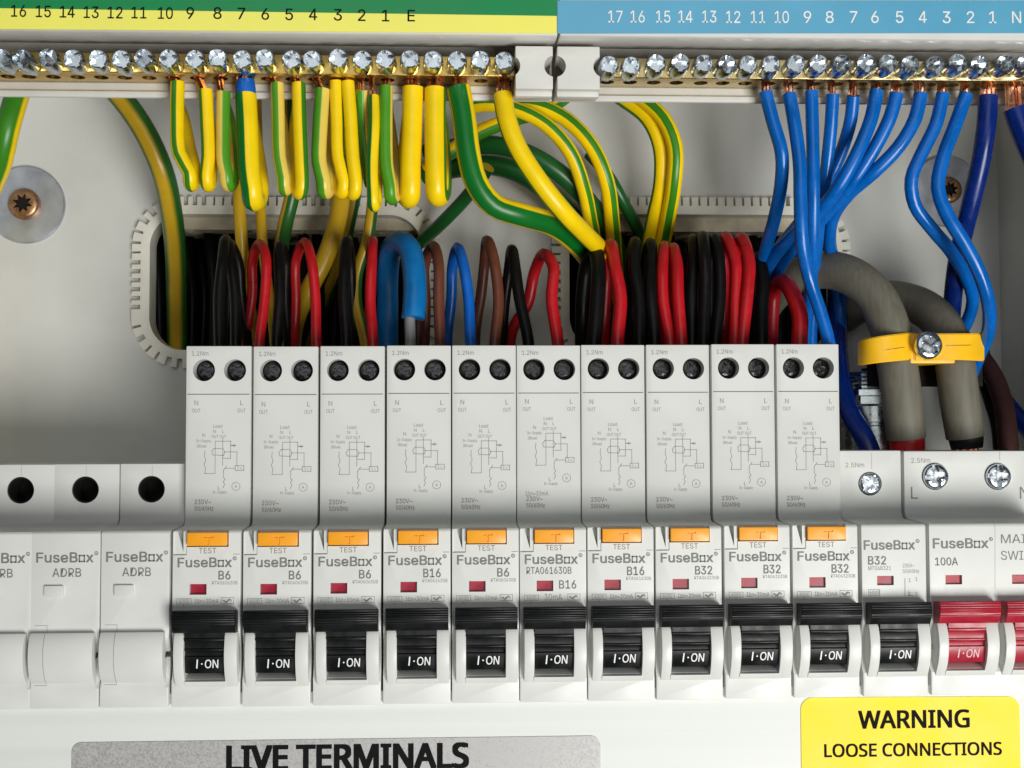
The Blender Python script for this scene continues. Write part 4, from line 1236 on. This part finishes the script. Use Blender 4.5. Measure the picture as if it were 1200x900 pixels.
neutral('blue wire under the number 6 sweeping far left in front of the bundle', 'blue', 16, 1027, [(1027, 107, TY), (1022, 135, TY - 1), (1008, 172, TY - 1), (987, 212, TY + 1), (962, 246, 21), (934, 272, 27), (908, 300, 36), (892, 335, 48), (884, 420, 62)])
neutral('blue wire under the number 5 sweeping left over the bundle', 'blue', 16, 1050, [(1051, 109, TY), (1044, 135, TY + 1), (1027, 170, TY + 3), (1003, 208, TY + 6), (976, 243, 27), (946, 274, 33), (918, 306, 42), (902, 345, 54), (896, 420, 68)])
neutral('blue wire under the number 4 swinging left and then down behind the grey cable', 'blue', 16, 1079, [(1079, 110, TY), (1072, 140, TY), (1053, 172, TY + 1), (1024, 202, TY + 4), (995, 227, 24), (977, 252, 30), (972, 280, 38), (977, 310, 48), (984, 360, 56), (986, 430, 58)])
neutral('blue wire under the number 3 bending right and passing behind its neighbour', 'blue', 15.5, 1107, [(1105, 110, TY), (1097, 145, TY), (1080, 180, TY + 1), (1068, 210, TY + 2), (1072, 240, TY + 4), (1092, 268, TY + 7), (1114, 294, 27), (1132, 325, 33), (1140, 352, 40), (1133, 378, 46), (1120, 402, 52), (1112, 440, 56)])
neutral('blue wire under the number 2 in a long S curve past the grey cables', 'blue', 16, 1134, [(1132, 111, TY), (1120, 145, TY - 1), (1105, 185, TY - 2), (1099, 220, TY - 2), (1109, 250, TY - 2), (1130, 285, TY - 1), (1150, 325, 16), (1159, 360, 20), (1158, 390, 27), (1148, 415, 35), (1136, 445, 44)])
neutral('thick navy wire under the number 1', 'navy', 22, 1160, [(1158, 113, TY), (1156, 145, TY), (1150, 185, TY + 2), (1141, 225, TY + 6), (1131, 265, 26), (1122, 305, 34), (1117, 345, 42), (1114, 390, 50), (1112, 450, 54)])
neutral('thick navy wire with a broad copper end under the letter N', 'navy', 27, 1188, [(1189, 127, TY), (1197, 150, TY), (1212, 185, TY), (1232, 225, TY + 2), (1252, 290, TY + 6), (1255, 360, 28), (1250, 430, 34)])
wire('wire', 'navy wire coming down behind the gap right of the tall breakers', 'navy', 22, [(985, 300, 62), (981, 350, 60), (981, 395, 57), (985, 440, 50), (995, 482, 42), (1014, 515, 36), (1030, 560, 34)], None, 'dark wires at the right', dia_y=50)
wire('wire', 'dark brown wire right of the second grey cable', 'dark_brown', 22, [(1126, 395, 56), (1146, 415, 50), (1166, 445, 43), (1177, 480, 37), (1181, 515, 33), (1183, 560, 31)], None, 'dark wires at the right', dia_y=42)
wire('wire', 'navy wire slanting out of the photo below the dark brown wire', 'navy', 20, [(1140, 420, 62), (1162, 450, 60), (1182, 476, 56), (1202, 500, 50), (1225, 525, 45)], None, 'dark wires at the right', dia_y=56)
wire('wire', 'black wire in front of the brown wire beside the right grey cable', 'wire_black', 20, [(1148, 405, 58), (1152, 430, 55), (1162, 465, 50), (1172, 500, 46), (1176, 560, 44)], None, 'dark wires at the right', dia_y=50)

# grey sheathed tails
def tail(label, pts, wpx, inner_mat, core):
    P = pts3(pts)
    r = [wpx / 2 * K(34)] * len(P)
    r[-1] *= .96
    t = thing('grey_cable', label, 'cable', P[-1], 'thick grey cables under the yellow clamp')
    into(MB().tube(P, r, seg=26, step=1.6), t).build('sheath', M['grey_sheath'], t)
    a = P[-1]
    inn = MB().tube([a + Vector((0, 0, 3)), a + Vector((.3, 0, -1)), a + Vector((.5, 0, -3.4 if core else -14))], [r[0] * .84, r[0] * .86, r[0] * .78], seg=20)
    into(inn, t).build('inner_insulation', M[inner_mat], t)
    if core:
        cm = MB()
        for k in range(9):
            an = k * .7
            b = a + Vector((math.cos(an) * r[0] * .52, math.sin(an) * r[0] * .5, 0))
            cm.tube([b, b + Vector((0, 0, -6)), b + Vector((0, 0, -13))], r[0] * .18, seg=8)
        into(cm, t).build('copper_strands', M['copper'], t)
    return t
tail('left thick grey cable ending in red insulation', [(885, 372, 66), (905, 345, 62), (935, 324, 54), (968, 316, 46), (1000, 325, 39), (1026, 348, 35), (1042, 382, 33), (1050, 420, 33), (1056, 460, 33), (1062, 514, 34)], 47, 'wire_red', False)
tail('right thick grey cable ending in black tape and bare copper', [(985, 372, 66), (1010, 356, 62), (1040, 350, 56), (1072, 356, 48), (1097, 372, 40), (1112, 396, 35), (1119, 425, 33), (1124, 465, 33), (1131, 512, 34)], 46, 'tape', True)

# yellow clamp with its screw
cl = thing('cable_clamp', 'orange yellow plastic clamp strapped across both grey cables', 'clamp', at(1091, 405, 24))
def strap(px0, px1, yt, yb, y_of, th=1.6, n=16, tilt=0):
    mb = MB()
    vs, fs = [], []
    for k in range(n + 1):
        u = k / n
        px = lerp(px0, px1, u)
        y = y_of(u)
        a, b = at(px, yt(u), y), at(px, yb(u), y)
        vs += [a, b, b + Vector((0, th, 0)), a + Vector((0, th, 0))]
    for k in range(n):
        for j in range(4):
            fs.append((4 * k + j, 4 * k + (j + 1) % 4, 4 * k + 4 + (j + 1) % 4, 4 * k + 4 + j))
    fs.append((3, 2, 1, 0)); fs.append((4 * n, 4 * n + 1, 4 * n + 2, 4 * n + 3))
    mb.add(vs, fs)
    bm = bmesh.new()
    me = bpy.data.meshes.new('t'); me.from_pydata(mb.v, [], mb.f); bm.from_mesh(me); bpy.data.meshes.remove(me)
    bmesh.ops.recalc_face_normals(bm, faces=bm.faces[:])
    ed = [e for e in bm.edges if e.calc_face_angle(0) > .7]
    bmesh.ops.bevel(bm, geom=ed, offset=.3, segments=2, affect='EDGES')
    return MB().bm(bm)
bulge = lambda u: 33 - 8.6 * math.sqrt(max(0, 1 - (2 * u - 1) ** 2 * .86))
left = strap(1007, 1073, lambda u: lerp(400, 389, u ** .6), lambda u: lerp(429, 421, u ** .7), bulge)
right = strap(1072, 1154, lambda u: lerp(391, 390.5, u), lambda u: 423 - 1.5 * math.sin(u * 3.14), lambda u: 33 - 8.8 * math.sqrt(max(0, 1 - (2 * max(u, .12) - 1) ** 2 * .86)))
into(left, cl).build('strap', M['clamp'], cl)
into(right, cl).build('strap', M['clamp'], cl)
a, b = at(1066, 426, 28), at(1118, 391, 28)
into(MB().box(a.x, b.x, 27.4, 40, a.z, b.z, .5), cl).build('saddle', M['clamp'], cl)
for px0, px1, z0, z1, yy in ((1010, 1072, 414, 405, bulge), (1108, 1153, 405, 404, lambda u: 33 - 8.8 * math.sqrt(max(0, 1 - (2 * lerp(.43, 1, u) - 1) ** 2 * .86)))):
    s = MB()
    for k in range(10):
        p0, p1 = at(lerp(px0, px1, k / 10), lerp(z0, z1, k / 10), yy(k / 10) - .06), at(lerp(px0, px1, (k + 1) / 10), lerp(z0, z1, (k + 1) / 10), yy((k + 1) / 10) - .06)
        h_ = Vector((0, 0, .09))
        s.add([p0 - h_, p1 - h_, p1 + h_, p0 + h_], [(0, 1, 2, 3)])
    into(s, cl).build('mould_line', M['bronze'], cl)
cs = at(1091.5, 404, 22)
sc_ = spun(screw_head(3.9, 2.6, 3, slot=True, cross=.8, depth=1.3, seg=30), .6, (cs.x, 25.6, cs.z))
into(sc_, cl).build('screw', M['zinc'], cl)

# metal gland and bracket behind the cables
gl = thing('cable_gland', 'shiny metal cable gland half hidden behind the left grey cable', 'gland', at(1030, 490, 50))
gc = at(1024, 500, 50)
into(MB().lathe([(9, -14), (9.5, -2), (9.5, 0), (8.6, .4), (8.6, 1.2), (9.8, 1.4), (9.8, 6), (9.2, 6.6)], (gc.x, 50, gc.z), axis=(0, 0, 1), seg=30), gl).build('gland_body', M['gland'], gl)
into(MB().lathe([(8.2, 6.8), (8.2, 9), (9.3, 9.3), (9.3, 11.0), (8.2, 11.4), (7.4, 11.6), (7.7, 12.2), (7.3, 12.8), (7.7, 13.4), (7.3, 14.0), (7.7, 14.6), (7.3, 15.2), (7.7, 15.8), (7.2, 16.6)], (gc.x, 50, gc.z), axis=(0, 0, 1), seg=6), gl).build('gland_nut', M['gland'], gl)
br = at(1002, 455, 54); bt = at(1130, 386, 54)
bk = MB().box(br.x, bt.x, 41, 43, br.z, bt.z - 4, .3)
bk.box(br.x + 8, br.x + 13, 43, PANEL, br.z + 3, br.z + 7).box(bt.x - 13, bt.x - 8, 43, PANEL, br.z + 3, br.z + 7)
o = bk.build('clamp_bracket', M['hole'])
tag(o, 'dark bracket behind the two grey cables under the yellow clamp', 'bracket')

# ================================================================== STICKERS
CY = 1.5
def sticker(name, label, px0, px1, py_l, py_r, z_low, mat, r, lines, lmat, th=.25):
    a, b = at(px0, py_l, CY), at(px1, py_r, CY)
    t = thing(name, label, 'sticker', (a.x, CY, a.z))
    w, slope = b.x - a.x, (b.z - a.z)
    pr = rounded(0, w, z_low, 0, r)
    m = MB().prism_y(pr, -th, -.01)
    m.v = [(x, y, z + slope * x / w) for x, y, z in m.v]
    m.build('film', mat, t)
    lm = MB()
    for s, px, py, h, wd, bold in lines:
        q, q2 = at(px, py, CY), at(px + wd, py, CY)
        lm.text(s, q.x - a.x, q.z - a.z, h, -th - .05, w=q2.x - q.x, align='l', bold=bold)
    lm.build('lettering', lmat, t)
    return t
k1 = K(CY)
sticker('warning_label', 'yellow sticker reading WARNING LOOSE CONNECTIONS in black', 938, 1194, 817.5, 816.0, -40, M['warning'], 14 * k1,
        [('WARNING', 1006, 843.3, 20 * k1, 129, .04), ('LOOSE CONNECTIONS', 966, 879.5, 14.5 * k1, 207, .034)], M['print_black'])
sticker('live_terminals_label', 'silver grey sticker reading LIVE TERMINALS in bold black', 84.5, 703.5, 870, 862, -40, M['silver'], 11 * k1,
        [('LIVE TERMINALS', 267, 888.5, 27 * k1, 281, .062)], M['print_black'])
